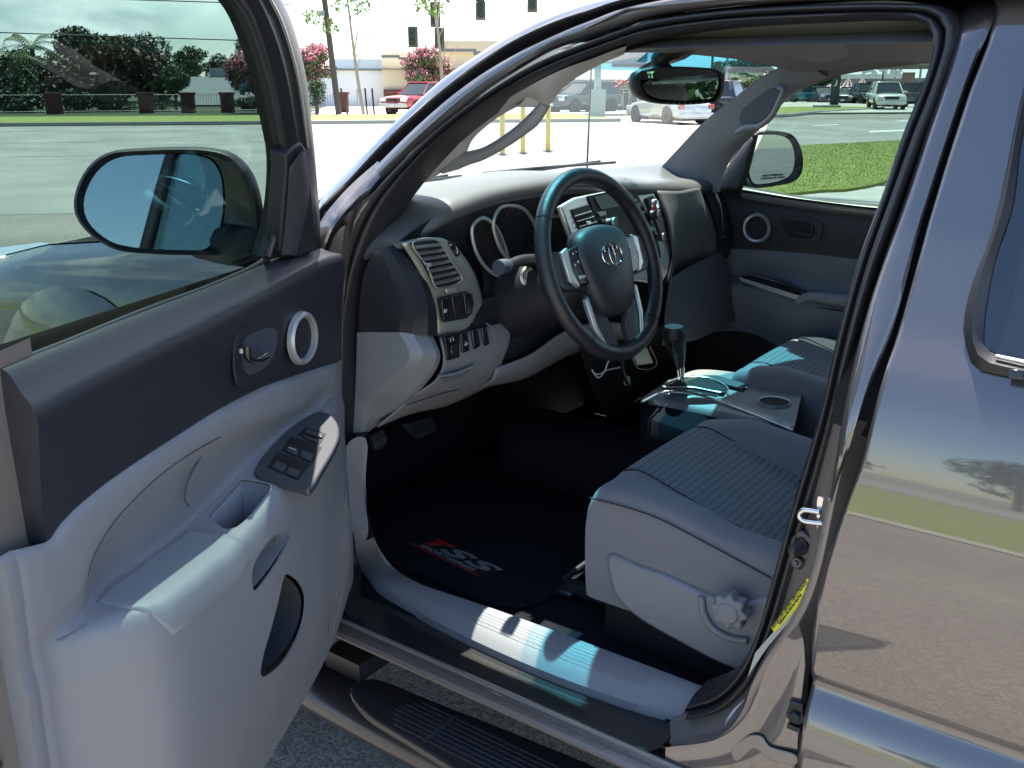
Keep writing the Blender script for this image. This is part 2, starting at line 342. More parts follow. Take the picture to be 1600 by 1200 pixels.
# lower corner of the windscreen pillar
loft('cowl_corner', [P('y', .83, [(486, 372), (508, 335, .80), (545, 292, .745), (590, 252, .690)]), P('y', .835, [(500, 400), (522, 350, .81), (560, 310, .755), (606, 262, .695)]), P('y', .80, [(506, 420), (528, 372, .78), (566, 330, .735), (616, 276, .68)])], 24, 4, paint, TR)
loft('hinge_pillar', [P('y', .80, [(498, 395), (500, 470), (505, 600), (515, 720), (530, 830)]), P('y', .835, [(512, 395), (514, 470), (518, 600), (524, 720), (534, 830)]), P('y', .80, [(528, 360), (524, 470), (525, 600), (532, 720), (545, 850)]), P('y', .77, [(556, 340), (540, 420), (536, 600), (540, 720), (553, 850)])], 30, 3, paint_in, TR)
loft('pillar_inner_panel', [P('y', .785, [(534, 345), (527, 400), (522, 470)]), P('y', .79, [(556, 322), (545, 380), (536, 470)]), P('y', .78, [(584, 300), (562, 345), (548, 400), (540, 470)])], 24, 3, paint, TR)
for z0 in (.78, 1.18):
    m = MB(); m.box((1.40, .812, z0), (.03, .02, .035)); m.cyl((1.385, .845, z0-.045), (1.385, .845, z0+.045), .012); m.build('door_hinge', paint_in, TR, .003)
plate('roof_corner_panel', SK([(1420, -60), (1540, -60), (1522, 10), (1500, 62), (1486, 40), (1474, 14), (1440, 4), (1400, 0)], -.05), .02, paint, TR, bw=0)
# weatherstrip: one closed rubber seal
Wi = [(548, 690), (550, 600), (552, 520), (566, 430), (588, 368), (606, 330), (640, 283), (693, 225), (747, 181), (800, 146), (853, 118), (907, 95), (960, 76), (1009, 60), (1117, 43), (1262, 34), (1400, 30), (1440, 35), (1458, 52), (1457, 88), (1445, 130), (1414, 205), (1382, 300), (1345, 398), (1316, 500), (1285, 640), (1252, 748), (1226, 840), (1203, 925), (1185, 985), (1160, 1035), (1128, 1068), (1085, 1085)]
Wo = [(526, 690), (530, 600), (534, 520), (540, 430), (560, 350), (590, 300), (640, 248), (693, 200), (740, 163), (800, 122), (853, 92), (907, 70), (960, 51), (1013, 33), (1117, 17), (1262, 7), (1410, 5), (1478, 12), (1500, 42), (1488, 92), (1469, 150), (1440, 225), (1402, 330), (1370, 425), (1338, 540), (1311, 650), (1282, 755), (1254, 850), (1230, 935), (1208, 1000), (1180, 1062), (1132, 1108), (1080, 1120)]
def yw(v): return float(np.interp(v, [0, 60, 350, 560, 700, 1200], [.642, .655, .735, .77, .775, .775]))
wc = [one('y', yw((a[1]+b[1])/2), (a[0]+b[0])/2, (a[1]+b[1])/2) for a, b in zip(Wi, Wo)]
wa = [one('y', yw(a[1])-.022, *a) for a in Wi]; wb = [one('y', yw(b[1])-.004, *b) for b in Wo]
A_ = crv(wa, 130); B_ = crv(wb, 130)
rows = []
for k in range(15):
    f = k/14.; h = .020*abs(math.sin(f*2*math.pi))**.6+.006*math.sin(f*math.pi)
    rows.append([a+(b-a)*f+np.array([0, h, 0]) for a, b in zip(A_, B_)])
rows = [[a+np.array([0, -.05, 0]) for a in A_]]+rows+[[b+np.array([0, -.04, 0]) for b in B_]]
vs, fs = grid(rows[::-1]); mk('door_weatherstrip', vs, fs, rubber, TR, ang=80)
# windscreen pillar inner trim with grab handle
Ti = [(586, 398), (600, 372), (636, 310), (657, 290), (688, 271), (712, 257), (728, 240), (738, 219), (768, 191), (800, 171), (822, 162), (836, 163), (850, 168), (864, 158), (876, 141), (892, 128), (907, 118), (940, 100), (975, 85)]
To = [(572, 400), (584, 372), (612, 325), (645, 282), (695, 227), (745, 186), (802, 149), (850, 122), (880, 108), (907, 98), (930, 90), (955, 80), (985, 70)]
a = crv(P('y', .60, Ti), 110); b = crv(P('y', .645, To), 110)
mm = [(p+q)/2+np.array([-.006, .012, .006]) for p, q in zip(a, b)]
rows = [[p+np.array([.05, .02, 0]) for p in a], a]
for k in (1, 2, 3): rows.append([p+(q-p)*k/3. for p, q in zip(a, mm)])
for k in (1, 2, 3): rows.append([p+(q-p)*k/3. for p, q in zip(mm, b)])
ptrim = loft('pillar_trim', rows, 110, 1, greyl, TR, smooth_across=False)
tube('grab_handle', P('y', .60, [(690, 264), (722, 250), (755, 240), (786, 223), (813, 204), (832, 188), (845, 172), (852, 162)]), [.010, .0145, .0125, .011, .011, .0115, .013, .010], grey, ptrim, n=36, seg=14)
hx = [(907, 92), (960, 73), (1009, 57), (1117, 40), (1262, 31), (1400, 27), (1450, 33)]
ha = P('y', .63, hx); hb0 = [p+np.array([.0, -.03, .004]) for p in ha]; hc = [np.array([min(p[0], .96), .54, 1.694]) for p in ha]
loft('door_header_trim', [[p+np.array([0, .01, .02]) for p in ha], ha, hb0, hc], 40, 2, liner, TR, smooth_across=False)
# --- sill
So = P('z', .575, [(541, 690), (542, 760), (548, 840), (560, 880), (576, 905), (640, 953), (700, 985), (800, 1030), (900, 1068), (1000, 1102), (1065, 1122)])
So = [one('y', .80, 541, 700), one('y', .80, 542, 770), one('y', .80, 550, 850)]+P('z', .575, [(562, 884), (590, 920), (640, 950), (700, 983), (800, 1030), (900, 1070), (1000, 1104), (1066, 1122)])
Si = [one('y', .755, 572, 690), one('y', .75, 569, 760), one('y', .74, 582, 838)]+P('z', .605, [(612, 888), (655, 916), (700, 932), (760, 952), (860, 988), (950, 1022), (1030, 1052), (1098, 1078)])
a = crv(So, 60); b = crv(Si, 60)
rows = []
for k in range(9):
    f = k/8.; h = .020*math.sin(math.pi*min(1, f*1.25))**.7 if f < .8 else .0
    up_ = np.array([0, 0, .016*math.sin(math.pi*min(1., f*.9+.02))**.6])
    rows.append([p+(q-p)*f+up_ for p, q in zip(a, b)])
rows.append([q+np.array([0, -.004, -.012]) for q in b]); rows = [[p+np.array([0, .0, -.02]) for p in a]]+rows
sp = loft('sill_plate', rows, 60, 1, grey, TR, smooth_across=False)
for i, f in enumerate((.34, .43, .52, .61, .70)):
    pts = [rows[1][j]*(1-f)+rows[9][j]*f+np.array([0, 0, .0145]) for j in range(22, 56)]
    tube('tread_groove', pts, .0004, mat('groove grey', (.13, .13, .145), .6) if i == 0 else MT['groove grey'], sp, seg=6)
se = crv(So, 60); j0 = 6
sill = loft('sill_panel', [[p+np.array([0, -.01, -.015]) for p in se[j0:]], [np.array([p[0], .84, .568]) for p in se[j0:]], [np.array([p[0]+.02, .868, .562]) for p in se[j0:]]], 50, 1, mat('shade-dark sill paint', (.03, .028, .028), .3, .3, .6), TR, smooth_across=False)  # shade on the painted sill is put into this dark colour
xs = (1.46, .52)
def rk(y, z): return [np.array([xs[0], y, z]), np.array([xs[1], y, z])]
loft('rocker_lip', [rk(.862, .566), rk(.868, .576), rk(.875, .578), rk(.880, .574)], 10, 3, paint_in, TR)
chip = mat('textured rocker coating', (.10, .09, .085), .32, .4, .6, bump=('voro', 300., .6, .001))
loft('rocker_face', [rk(.878, .574), rk(.888, .568), rk(.893, .560)], 10, 3, chip, TR)
loft('rocker_edge', [rk(.893, .561), rk(.899, .559), rk(.900, .552), rk(.893, .546), rk(.86, .538), rk(.78, .52)], 10, 3, paint_in, TR)
# --- jamb behind the door opening
Ji = [(1302, 640), (1284, 700), (1262, 790), (1240, 870), (1215, 960), (1195, 1020), (1172, 1065), (1130, 1105), (1075, 1122), (1046, 1128)]
Jo = [(1324, 640), (1310, 700), (1296, 760), (1286, 810), (1273, 870), (1257, 921), (1235, 965), (1200, 1018), (1176, 1062), (1160, 1105), (1128, 1140), (1048, 1152)]
a = crv(P('y', .775, Ji), 60); b = crv(P('y', .80, Jo), 60)
loft('latch_pillar', [[p+np.array([0, -.03, 0]) for p in a], a, b], 60, 3, paint_in, TR, smooth_across=False)
b2 = [p+np.array([-.004, .012, -.002]) for p in b]; b3 = [p+np.array([-.014, .014, -.006]) for p in b]; b4 = [p+np.array([-.022, .004, -.010]) for p in b]; b5 = [p+np.array([-.045, -.02, -.02]) for p in b]
loft('jamb_ridge', [b, b2, b3, b4, b5], 60, 3, paint_in, TR)
BK = [(1530, -40), (1478, 110), (1430, 233), (1385, 370), (1340, 480), (1306, 600), (1300, 660)]; BK2 = [(1640, -40), (1570, 110), (1530, 233), (1480, 370), (1430, 519), (1400, 620), (1390, 700)]
loft('door_gap_backing', [SK(BK, -.06), SK(BK2, -.06)], 40, 2, hole, TR)  # black sheet closes the gap and stands for the shade in it
J3 = P('y', .78, [(1362, 600), (1345, 700), (1316, 790), (1293, 870), (1278, 925), (1266, 1031), (1258, 1127), (1246, 1220)])
J2 = P('y', .775, [(1312, 640), (1298, 730), (1280, 830), (1262, 900), (1240, 960), (1200, 1020), (1150, 1100), (1000, 1180)])
loft('jamb_recess', [J2, J3], 40, 2, mat('jamb recess shade', (.05, .045, .042), .6, .2), TR)  # dark colour stands for the shade inside the jamb recess
lo = [P('y', .862, [(1248, 975), (1225, 1000), (1200, 1040), (1165, 1120), (1120, 1155), (1040, 1168)]), P('y', .868, [(1255, 1000), (1240, 1040), (1225, 1090), (1190, 1150), (1130, 1180), (1040, 1190)]), P('y', .866, [(1258, 1040), (1250, 1110), (1246, 1160), (1240, 1200), (1180, 1230), (1050, 1230)])]
loft('rear_rocker_panel', lo, 30, 4, paint, TR)
plate('pressed_bracket', P('y', .874, [(1142, 1178), (1170, 1150), (1190, 1152), (1200, 1166), (1245, 1182), (1246, 1194), (1200, 1186), (1180, 1170), (1150, 1190)]), .004, paint_in, TR, sm=40)
m = MB(); c = one('y', .868, 1244, 1117); m.cyl(c, c+np.array([0, .010, 0]), .009, seg=6); m.cyl(c, c+np.array([0, .004, 0]), .014); m.box(c+np.array([.0, 0, .018]), (.010, .006, .006)); m.box(c+np.array([.0, 0, -.020]), (.010, .006, .004)); m.build('lower_latch_bolt', black, TR, .001)
# striker, courtesy switch, labels
st = tube('door_striker', P('y', .80, [(1281, 800), (1255, 797), (1249, 803), (1253, 812), (1285, 818)]), .0042, steel, TR, n=26, seg=10)
plate('striker_plate', P('y', .795, [(1279, 775), (1288, 780), (1284, 820), (1278, 850), (1276, 815)]), .004, steel, st, sm=24)
c = one('y', .79, 1250, 862)
sw = plate('courtesy_switch', crv([c+np.array([0, 0, .034])+np.array([.003, 0, 0]), c+np.array([-.017, 0, .022]), c+np.array([-.014, 0, -.020]), c+np.array([.003, 0, -.031]), c+np.array([.016, 0, -.020]), c+np.array([.015, 0, .020])], 30, True), .008, black, TR, bw=.003)
lathe('plunger', [(0, .022), (.006, .021), (.009, .016), (.010, .004), (.013, 0)], c+np.array([.0, .0, .008]), (.35, 1, 0), rubber, sw)
lathe('screw', [(0, .006), (.003, .007), (.004, .004), (.007, .004), (.009, .006), (.010, 0)], c+np.array([.001, .0, -.017]), (.2, 1, 0), mat('dull bolt', (.12, .12, .13), .4, .8), sw)
# labels lie on the jamb face
def jp(u, v, o=.0): return one('y', .806+o, u, v)
yl = plate('warning_label', [jp(*p) for p in ((1262, 903), (1265, 908), (1257, 935), (1230, 968), (1210, 989), (1205, 981))], .001, mat('yellow label', (.85, .78, .02), .45), TR, bw=0)
xd = jp(1262, 903)-jp(1205, 981)
text('label_text', 'CAUTION: LOAD CARRYING CAPACITY REDUCED', jp(1232, 946, .0006), xd, np.cross(xd, np.array([0, -1, 0])), .0074, black, yl, sx=.62)
text('label_text', 'Modifications to this vehicle have reduced load', jp(1234, 952, .0006), xd, np.cross(xd, np.array([0, -1, 0])), .0058, black, yl, sx=.60)
plate('tyre_label', [jp(*p, -.001) for p in ((1252, 940), (1230, 975), (1200, 1010), (1176, 1045), (1168, 1058), (1180, 1020), (1208, 988), (1230, 968))], .001, mat('silvery label', (.45, .47, .42), .4), TR, bw=0)
plate('information_label', [one('y', .806, *p) for p in ((1164, 1092), (1148, 1112), (1132, 1134), (1136, 1122), (1146, 1108))], .001, mat('pale label', (.5, .55, .62), .4), TR, bw=0)
# --- running board
rb = tube('running_board', [np.array(p) for p in ((1.85, .74, .40), (1.62, .80, .40), (1.42, .885, .403), (1.25, .898, .405), (.6, .898, .405), (-.6, .898, .405))], .060, mat('satin black steel', (.016, .016, .019), .34, 0, .3), TR, n=40, sec=[(.74*math.cos(2*math.pi*k/24), math.sin(2*math.pi*k/24)) for k in range(24)], ref=(0, 0, 1))
pad = [np.array(p) for p in ((1.258, .885, 0), (1.245, .858, 0), (1.21, .846, 0), (1.16, .843, 0), (.4, .843, 0), (.4, .953, 0), (1.10, .953, 0), (1.17, .945, 0), (1.23, .925, 0), (1.256, .902, 0))]
pd = plate('step_pad', [p+np.array([0, 0, .4515]) for p in pad], .02, rubber, rb, bw=.005, sm=90)
for i in range(8):
    m = MB(); m.box((.76, .858+.0118*i, .4525), (.37-.004*abs(i-3.5)**1.6, .0016, .0016)); m.build('tread_rib', mat('rib', (.05, .052, .06), .5) if i == 0 else MT['rib'], pd)
m = MB(); m.box((1.02, .90, .4528), (.003, .045, .0012)); m.build('tread_rib', MT['rib'], pd)
m = MB(); m.box((1.30, .72, .47), (.05, .16, .02)); m.build('step_bracket', rubber, TR)
# --- front: bonnet, wing, lamp, wheel
def bz(x, y): return float(np.interp(x, [1.55, 2.0, 2.45, 2.7, 2.82], [1.335, 1.30, 1.245, 1.19, 1.10]))-.02*(abs(y)/.75)**3
rows = [[np.array([x, y, bz(x, y)]) for x in np.linspace(1.60, 2.80, 24)] for y in np.linspace(-.76, .76, 18)]
vs, fs = grid(rows); mk('bonnet', vs, fs, paint, TR)
wz = [(0, 0), (.03, -.012), (.07, -.03), (.105, -.07), (.12, -.13), (.128, -.19)]
for sgn in (1, -1):
    rows = []
    for dy, dz in wz:
        rows.append([np.array([x, sgn*(.765+dy*float(np.interp(x, [1.5, 2.0, 2.6, 2.8], [.78, 1, 1, .6]))), bz(x, .76)-.004+dz*1.1]) for x in np.linspace(1.47, 2.80, 30)])
    lowr = [np.array([x, sgn*.885, .50 if not 1.72 < x < 2.52 else .52+math.sqrt(max(0, .16-(x-2.12)**2))*1.12]) for x in np.linspace(1.47, 2.80, 30)]
    rows.append(lowr); vs, fs = grid(rows if sgn > 0 else rows[::-1]); fe = mk('front_wing', vs, fs, paint, TR)
    fl = [np.array([2.12+.46*math.cos(t), sgn*.93, .55+.52*math.sin(t)]) for t in np.linspace(0, math.pi, 24)]
    fi = [np.array([2.12+.54*math.cos(t), sgn*.885, .57+.60*math.sin(t)]) for t in np.linspace(0, math.pi, 24)]
    vs, fs = grid([fi, fl, [p+np.array([0, 0, -.03]) for p in fl], [p+np.array([0, -sgn*.12, -.03]) for p in fl]]); mk('wheel_flare', vs if True else vs, fs, paint, fe)
    wh = lathe('front_wheel', [(.0, .06), (.10, .07), (.2, .05), (.215, .09), (.24, .10), (.34, .105), (.375, .08), (.385, 0), (.375, -.09), (.2, -.1)], (2.12, sgn*.80, .385), (0, sgn, 0), rubber, TR, 40)
    lathe('wheel_rim', [(.0, .075), (.05, .08), (.06, .06), (.18, .055), (.215, .095), (.22, .06)], (2.12, sgn*.80, .385), (0, sgn, 0), silver, wh, 30)
    m = MB(); m.box((2.74, sgn*.70, 1.10), (.09, .14, .075)); m.build('headlamp', mat('lamp lens', (.6, .62, .65), .08, .3, 1.) if sgn > 0 else MT['lamp lens'], TR, .03)
m = MB(); m.box((2.80, 0, .88), (.05, .78, .26)); m.box((2.86, 0, .62), (.08, .86, .12)); m.build('front_end', paint, TR, .04)
m = MB(); m.box((2.856, 0, 1.0), (.012, .38, .11)); m.build('grille', black, TR, .02)
m = MB(); m.box((1.58, 0, 1.335), (.10, .70, .012)); m.build('cowl_panel', dark, TR, .008)
def wx(y, z): f = (z-1.375)/.15; w_ = max(0, 1-(y/.69)**2)**.8; return (1.54-.21*f)+((1.66-.23*f)-(1.54-.21*f))*w_
for y0, y1 in ((.60, .08), (-.05, -.58)):
    tube('wiper_arm', [(wx(y0, 1.36)+.04, y0, 1.362), (wx((y0+y1)/2, 1.38)+.03, (y0+y1)/2+.05, 1.376), (wx(y1, 1.39)+.022, y1, 1.392)], [.007, .005, .004], rubber, TR, n=14)
    tube('wiper_blade', [(wx(y, 1.385)+.014, y, 1.386) for y in (y0-.03, (y0+y1)/2, y1-.06)], .0045, dark2, TR, n=14)
tube('radio_aerial', [np.array((1.72, -.72, 1.28)), np.array((1.70, -.72, 2.1))], [.0035, .0016], dark, TR, n=10)
# --- windscreen, roof, rear of cab
_ws = crv([(1.54, .69, 1.375), (1.33, .655, 1.53), (1.09, .62, 1.650), (.945, .60, 1.685)], 20); _wc = crv([(1.66, 0, 1.37), (1.43, 0, 1.52), (1.19, 0, 1.645), (1.035, 0, 1.708)], 20)
def wsl(f): return _ws[f], _wc[f]                             # base -> header at side and centre
cols = []
for f in range(20):
    s, c = wsl(f); r = []
    for i in range(25):
        y = -1+i/12.; w_ = 1-y*y; r.append(np.array([s[0]+(c[0]-s[0])*w_**.8 if w_ > 0 else s[0], s[1]*y, s[2]+(c[2]-s[2])*max(w_, 0)**.8]))
    cols.append(r)
vs, fs = grid(cols[:15]); ws = mk('windscreen', vs, fs, gl_wind, TR)
vs, fs = grid(cols[14:16]); mk('shade_band_edge', vs, fs, gl_mid, ws)
vs, fs = grid(cols[15:]); mk('shade_band', vs, fs, gl_band, ws)
RF = []
for x, e in ((1.05, -.018), (.95, .005), (.8, .035), (.4, .06), (-.2, .06), (-.8, .04)):
    hw = .60+(.065 if x < 1 else 0); r = []
    for i in range(25):
        y = -1+i/12.; w_ = max(0, 1-y*y); xx = x-(1-w_**.8)*.080 if x > .92 else x
        r.append(np.array([xx, hw*y, 1.705+(.025+.0)*w_**.8+e*.8]))
    RF.append(r)
vs, fs = grid(RF); solid(mk('roof', vs, fs, paint, TR), .004)
vs, fs = grid([cols[18], [p*.5+q*.5+np.array([.004, 0, -.004]) for p, q in zip(cols[19], RF[0])], RF[0]]); solid(mk('header_seal', vs, fs, rubber, TR), .004)
vs, fs = grid([[np.array([p[0]-.0, p[1]*.93, min(p[2]-.028, 1.695+(.012 if p[0] > .88 else .04)*(1-(p[1]/.66)**2))-(.012*(abs(p[1])/.6)**4)]) for p in r] for r in RF]); hl = mk('headliner', vs, fs, liner, TR)
# far side rail over the passenger window
loft('passenger_roof_rail', [P('y', -.60, [(1228, 98), (1300, 82), (1460, 62)]), P('y', -.64, [(1232, 120), (1300, 104), (1465, 82)]), P('y', -.665, [(1255, 142), (1302, 121), (1370, 108), (1466, 97)])], 20, 3, liner, TR, thick=.01)
loft('passenger_roof_skin', [[np.array([x, -.60, 1.735]) for x in (1.05, .2, -.8)], [np.array([x, -.68, 1.71]) for x in (1.05, .2, -.8)], [np.array([x, -.72, 1.66]) for x in (1.05, .2, -.8)]], 10, 3, paint, TR, thick=.004)
# cab back with its window, floor, far flank, load bed
m = MB(); m.box((-.80, 0, .95), (.02, .74, .42)); m.box((-.80, 0, 1.70), (.02, .64, .05)); m.box((-.80, .60, 1.5), (.02, .08, .2)); m.box((-.80, -.60, 1.5), (.02, .08, .2)); m.build('cab_back_panel', dark, TR)
plate('back_window', [np.array(p) for p in ((-.79, .52, 1.37), (-.79, -.52, 1.37), (-.79, -.52, 1.65), (-.79, .52, 1.65))], .004, gl_door, TR)
m = MB(); m.box((.40, 0, .545), (1.25, .76, .02)); m.box((1.75, 0, .80), (.02, .76, .48)); m.box((1.55, -.77, .85), (.24, .01, .34)); m.box((1.60, .785, .80), (.2, .01, .30)); m.build('cab_floor', carpet, TR)
m = MB(); m.box((.1, -.82, .9), (1.3, .04, .40)); m.box((.08, -.72, 1.5), (.05, .02, .22)); m.box((-.80, -.72, 1.5), (.06, .02, .22)); m.build('passenger_flank', paint, TR, .02)
plate('passenger_rear_glass', [np.array(p) for p in ((.04, -.74, 1.30), (-.75, -.74, 1.30), (-.75, -.66, 1.69), (.04, -.66, 1.69))], .003, gl_door, TR, bw=0)
m = MB(); m.box((-1.8, .80, .92), (.95, .04, .28)); m.box((-1.8, -.80, .92), (.95, .04, .28)); m.box((-1.8, 0, .75), (.95, .80, .03)); m.box((-2.75, 0, .92), (.02, .8, .28)); m.build('load_bed', paint, TR, .02)
for sgn in (1, -1): lathe('rear_wheel', [(.0, .06), (.2, .05), (.215, .09), (.34, .105), (.385, 0), (.375, -.09), (.2, -.1)], (-1.2, sgn*.76, .385), (0, sgn, 0), rubber, TR, 32)
m = MB(); m.box((.6, 0, .42), (2.0, .55, .10)); m.build('chassis', hole, TR)
# ================================================================ DRIVER DOOR (open)
DD = tag(mk('driver_door', *(lambda r: grid(r))([[DL(s, -.02, z) for s in np.linspace(.03, 1.0, 12)] for z in np.linspace(1.30, .52, 10)]), paint_in, TR), 'open driver door with its light grey and charcoal inner panel facing the camera')
solid(DD, .004)
loft('door_edge', [[DL(s, .0, z) for z in (1.30, 1.1, .8, .50)] for s in (1.0,)]+[[DL(1.015, -.02, z) for z in (1.30, 1.1, .8, .50)], [DL(1.02, -.06, z) for z in (1.30, 1.1, .8, .50)], [DL(1.02, -.10, z) for z in (1.28, 1.1, .8, .50)]], 10, 2, paint, DD, smooth_across=False)
loft('door_rear_flange', [[DL(.80, .02, z) for z in (1.34, 1.1, .8, .50)], [DL(.93, .022, z) for z in (1.33, 1.1, .8, .50)], [DL(1.0, .012, z) for z in (1.32, 1.1, .8, .50)], [DL(1.016, -.02, z) for z in (1.31, 1.1, .8, .50)]], 10, 3, paint_in, DD)
vs, fs = grid([[DL(s, -.10-.02*math.sin(3.1*(z-.5)), z) for s in np.linspace(-.02, 1.02, 10)] for z in np.linspace(.48, 1.30, 14)]); mk('door_skin', vs, fs, paint, DD)
tube('latch_slot', [DL(1.019, -.045, .80)+np.array([0, 0, .02]), DL(1.019, -.045, .80), DL(1.019, -.045, .78)], .008, steel, DD)
lathe('door_latch', [(0, .006), (.010, .006), (.014, 0)], DL(.955, .022, .865), NN, steel, DD)
def sm(a, b, x): t = min(1, max(0, (x-a)/(b-a))); return t*t*(3-2*t)
# sections of the moulded panel
def ip(s, *pts): return float(np.interp(s, [p[0] for p in pts], [p[1] for p in pts]))
def zb(s): return ip(s, (.045, .80), (.057, .62), (.11, .60), (.17, .572), (.25, .55), (.35, .53), (.5, .505), (1, .495))
def zt(s): return ip(s, (.15, 1.062), (.2, 1.056), (.3, 1.041), (.42, 1.019), (.5, 1.0), (.56, .990), (.6, .986), (1, .984))
def zbd(s): return ip(s, (.05, 1.118), (.12, 1.121), (.24, 1.136), (.38, 1.150), (.5, 1.150), (.6, 1.144), (.7, 1.138), (.77, 1.130), (.82, 1.118), (.845, 1.102), (.87, 1.108), (.93, 1.122))
def zarc(s): return ip(s, (.12, 1.04), (.175, 1.058), (.25, 1.082), (.387, 1.102), (.47, 1.110), (.558, 1.114), (.64, 1.108), (.70, 1.096), (.75, 1.080), (.785, 1.058), (.81, 1.02), (.83, 1.0))
def KO(s): return ip(s, (.04, .020), (.08, .034), (.13, .052), (.17, .068), (.21, .082), (.3, .102), (.4, .116), (.5, .126), (.6, .130), (.735, .130), (.755, .127), (.775, .120), (.795, .108), (.86, .056), (.875, .048), (.93, .042))
def KI(s): return ip(s, (.04, .03), (.15, .048), (.22, .040), (.3, .030), (.45, .022), (.74, .020), (.77, .026), (.80, .040), (.82, .048), (.93, .042))
def SP(s, z): return .018*math.exp(-((s-.13)/.05)**2-((z-.78)/.15)**2)
def ztop(s): return ip(s, (.05, 1.330), (.12, 1.334), (.25, 1.342), (.3, 1.338), (.45, 1.330), (.61, 1.327), (.75, 1.321), (.87, 1.317))
def zrg(s): return min(ztop(s)-.012, ip(s, (.17, 1.324), (.42, 1.302), (.62, 1.288), (.77, 1.279), (.87, 1.269)))
def sec_up(s):
    t = ztop(s); r = zrg(s); b = zbd(s)
    return [(.006, t-.004), (.018, t), (.030, t-.004), (.046, r+(t-r)*.40), (.058, r+.003), (.062, r-.012), (.059, r-.04), (.053, (r+b)/2), (.048, b+.03), (.0465, b+.003), (.043, b)]
def sec_lo(s):
    t = zt(s); ko = KO(s); ki = min(KI(s), ko); b = zbd(s); za = max(min(zarc(s), b-.012), t+.030); z0 = zb(s); r = max(0., min(ko-ki, .03)); g = r/.03; q = min(.050, ko+.004*g+.0005)
    P_ = [(q-.006, b), (q, b-.004), (q, za+.003), (q-.003*g, za-.004), (ki+(q-ki)*.35, t+(za-t)*.62), (ki+.001*g, t+(za-t)*.25), (ki+.003*g, t+.005), (ki+min(.02, r*.6), t+.0012), (ko-r*.72, t), (ko-r*.22, t-.005), (ko-.001, t-.020), (ko+.003, t-.048), (ko+.001, t-.09)]
    for f, bb in ((.25, .97), (.5, .90), (.72, .76), (.88, .58)):
        z = (t-.09)+(z0+.03-(t-.09))*f; P_.append((.035+(ko-.035)*bb+SP(s, z), z))
    P_ += [(.033+(ko-.035)*.42, z0+.015), (.022+(ko-.035)*.3, z0+.003), (.0, z0)]
    return P_
def rowup(s, n=40): return [DL(s, k, z) for k, z in [(p[0], p[1]) for p in crv([(k, z, 0) for k, z in sec_up(s)], n)]]
def rowlo(s, n=110): return [DL(s, k, z) for k, z in [(p[0], p[1]) for p in crv([(k, z, 0) for k, z in sec_lo(s)], n)]]
UPS = [.078, .082, .09, .11, .14, .18, .22, .26, .3, .36, .42, .5, .58, .66, .74, .80, .83, .842, .85, .853]
rows = [rowup(s) for s in UPS]; rows[0] = [p-NN*.02 for p in rowup(.078)]; rows[-1] = [p-NN*.04 for p in rows[-1]]
vs, fs = grid(rows); du = mk('upper_trim', vs, fs, mat('charcoal door plastic', (.020, .021, .029), .40, bump=('wave', 330., .25, .0004)), DD, ang=60)
SL = [.045, .048, .055, .065, .08, .10, .12, .14, .16, .18, .20, .22, .25, .28, .31, .34, .37, .40, .43, .46, .49, .52, .55, .58, .61, .65, .69, .73, .75, .765, .775, .783, .79, .80, .81, .82, .83, .84, .85, .86, .868, .875, .885, .892, .895, .898, .903, .907, .91, .914]
rows = []
for s in SL:
    s2 = min(s, .9); r = rowlo(s2)
    if s > .9: r = [p+ES*(s-s2) for p in r]
    if .892 < s < .900: r = [p-NN*.0018 for p in r]
    rows.append(r)
rows[0] = [p-NN*.03 for p in rows[0]]; rows.append([p-NN*.03 for p in rows[-1]])
vs, fs = grid(rows); dl = mk('lower_trim', vs, fs, grey, DD, ang=70)
solid(dl, .003, -1)
# armrest pad: a separate moulding on the shelf
def padrow(s, z1):
    c = crv([(k, z, 0) for k, z in sec_lo(s)], 260); t = zt(s); ki = KI(s); out = []
    q = [p for p in c if (p[1] <= t+.0025 and p[1] >= z1 and p[0] > ki+.006)]
    for i, p in enumerate(q):
        a = q[max(0, i-1)]; b = q[min(len(q)-1, i+1)]; d = np.array([b[0]-a[0], b[1]-a[1]]); d = d/(np.linalg.norm(d)+1e-9); nrm = np.array([-d[1], d[0]]);
        e = min(1, min(i, len(q)-1-i)/3.)
        out.append(DL(s, p[0]+nrm[0]*.0065*e, p[1]+nrm[1]*.0065*e))
    return crv(out, 34)
PS = [.572, .576, .585, .61, .65, .69, .73, .755, .765, .772, .778, .783, .786]
rows = []
for i, s in enumerate(PS):
    r = padrow(s, zt(s)-.052+.050*sm(.750, .785, s)+.01*sm(.60, .575, s) if s > .5 else 0)
    if i in (0, len(PS)-1): r = [p-NN*.007-np.array([0, 0, .007]) for p in r]
    rows.append(r)
vs, fs = grid(rows); mk('armrest_pad', vs, fs, greys, DD, ang=70)
def applymods(o):
    bpy.context.view_layer.update(); dg_ = bpy.context.evaluated_depsgraph_get(); me = bpy.data.meshes.new_from_object(o.evaluated_get(dg_)); o.modifiers.clear(); o.data = me
def boolcut(o, c):
    md = o.modifiers.new('cut', 'BOOLEAN'); md.operation = 'DIFFERENCE'; md.object = c; md.solver = 'EXACT'; applymods(o); bpy.data.objects.remove(c)
applymods(dl)
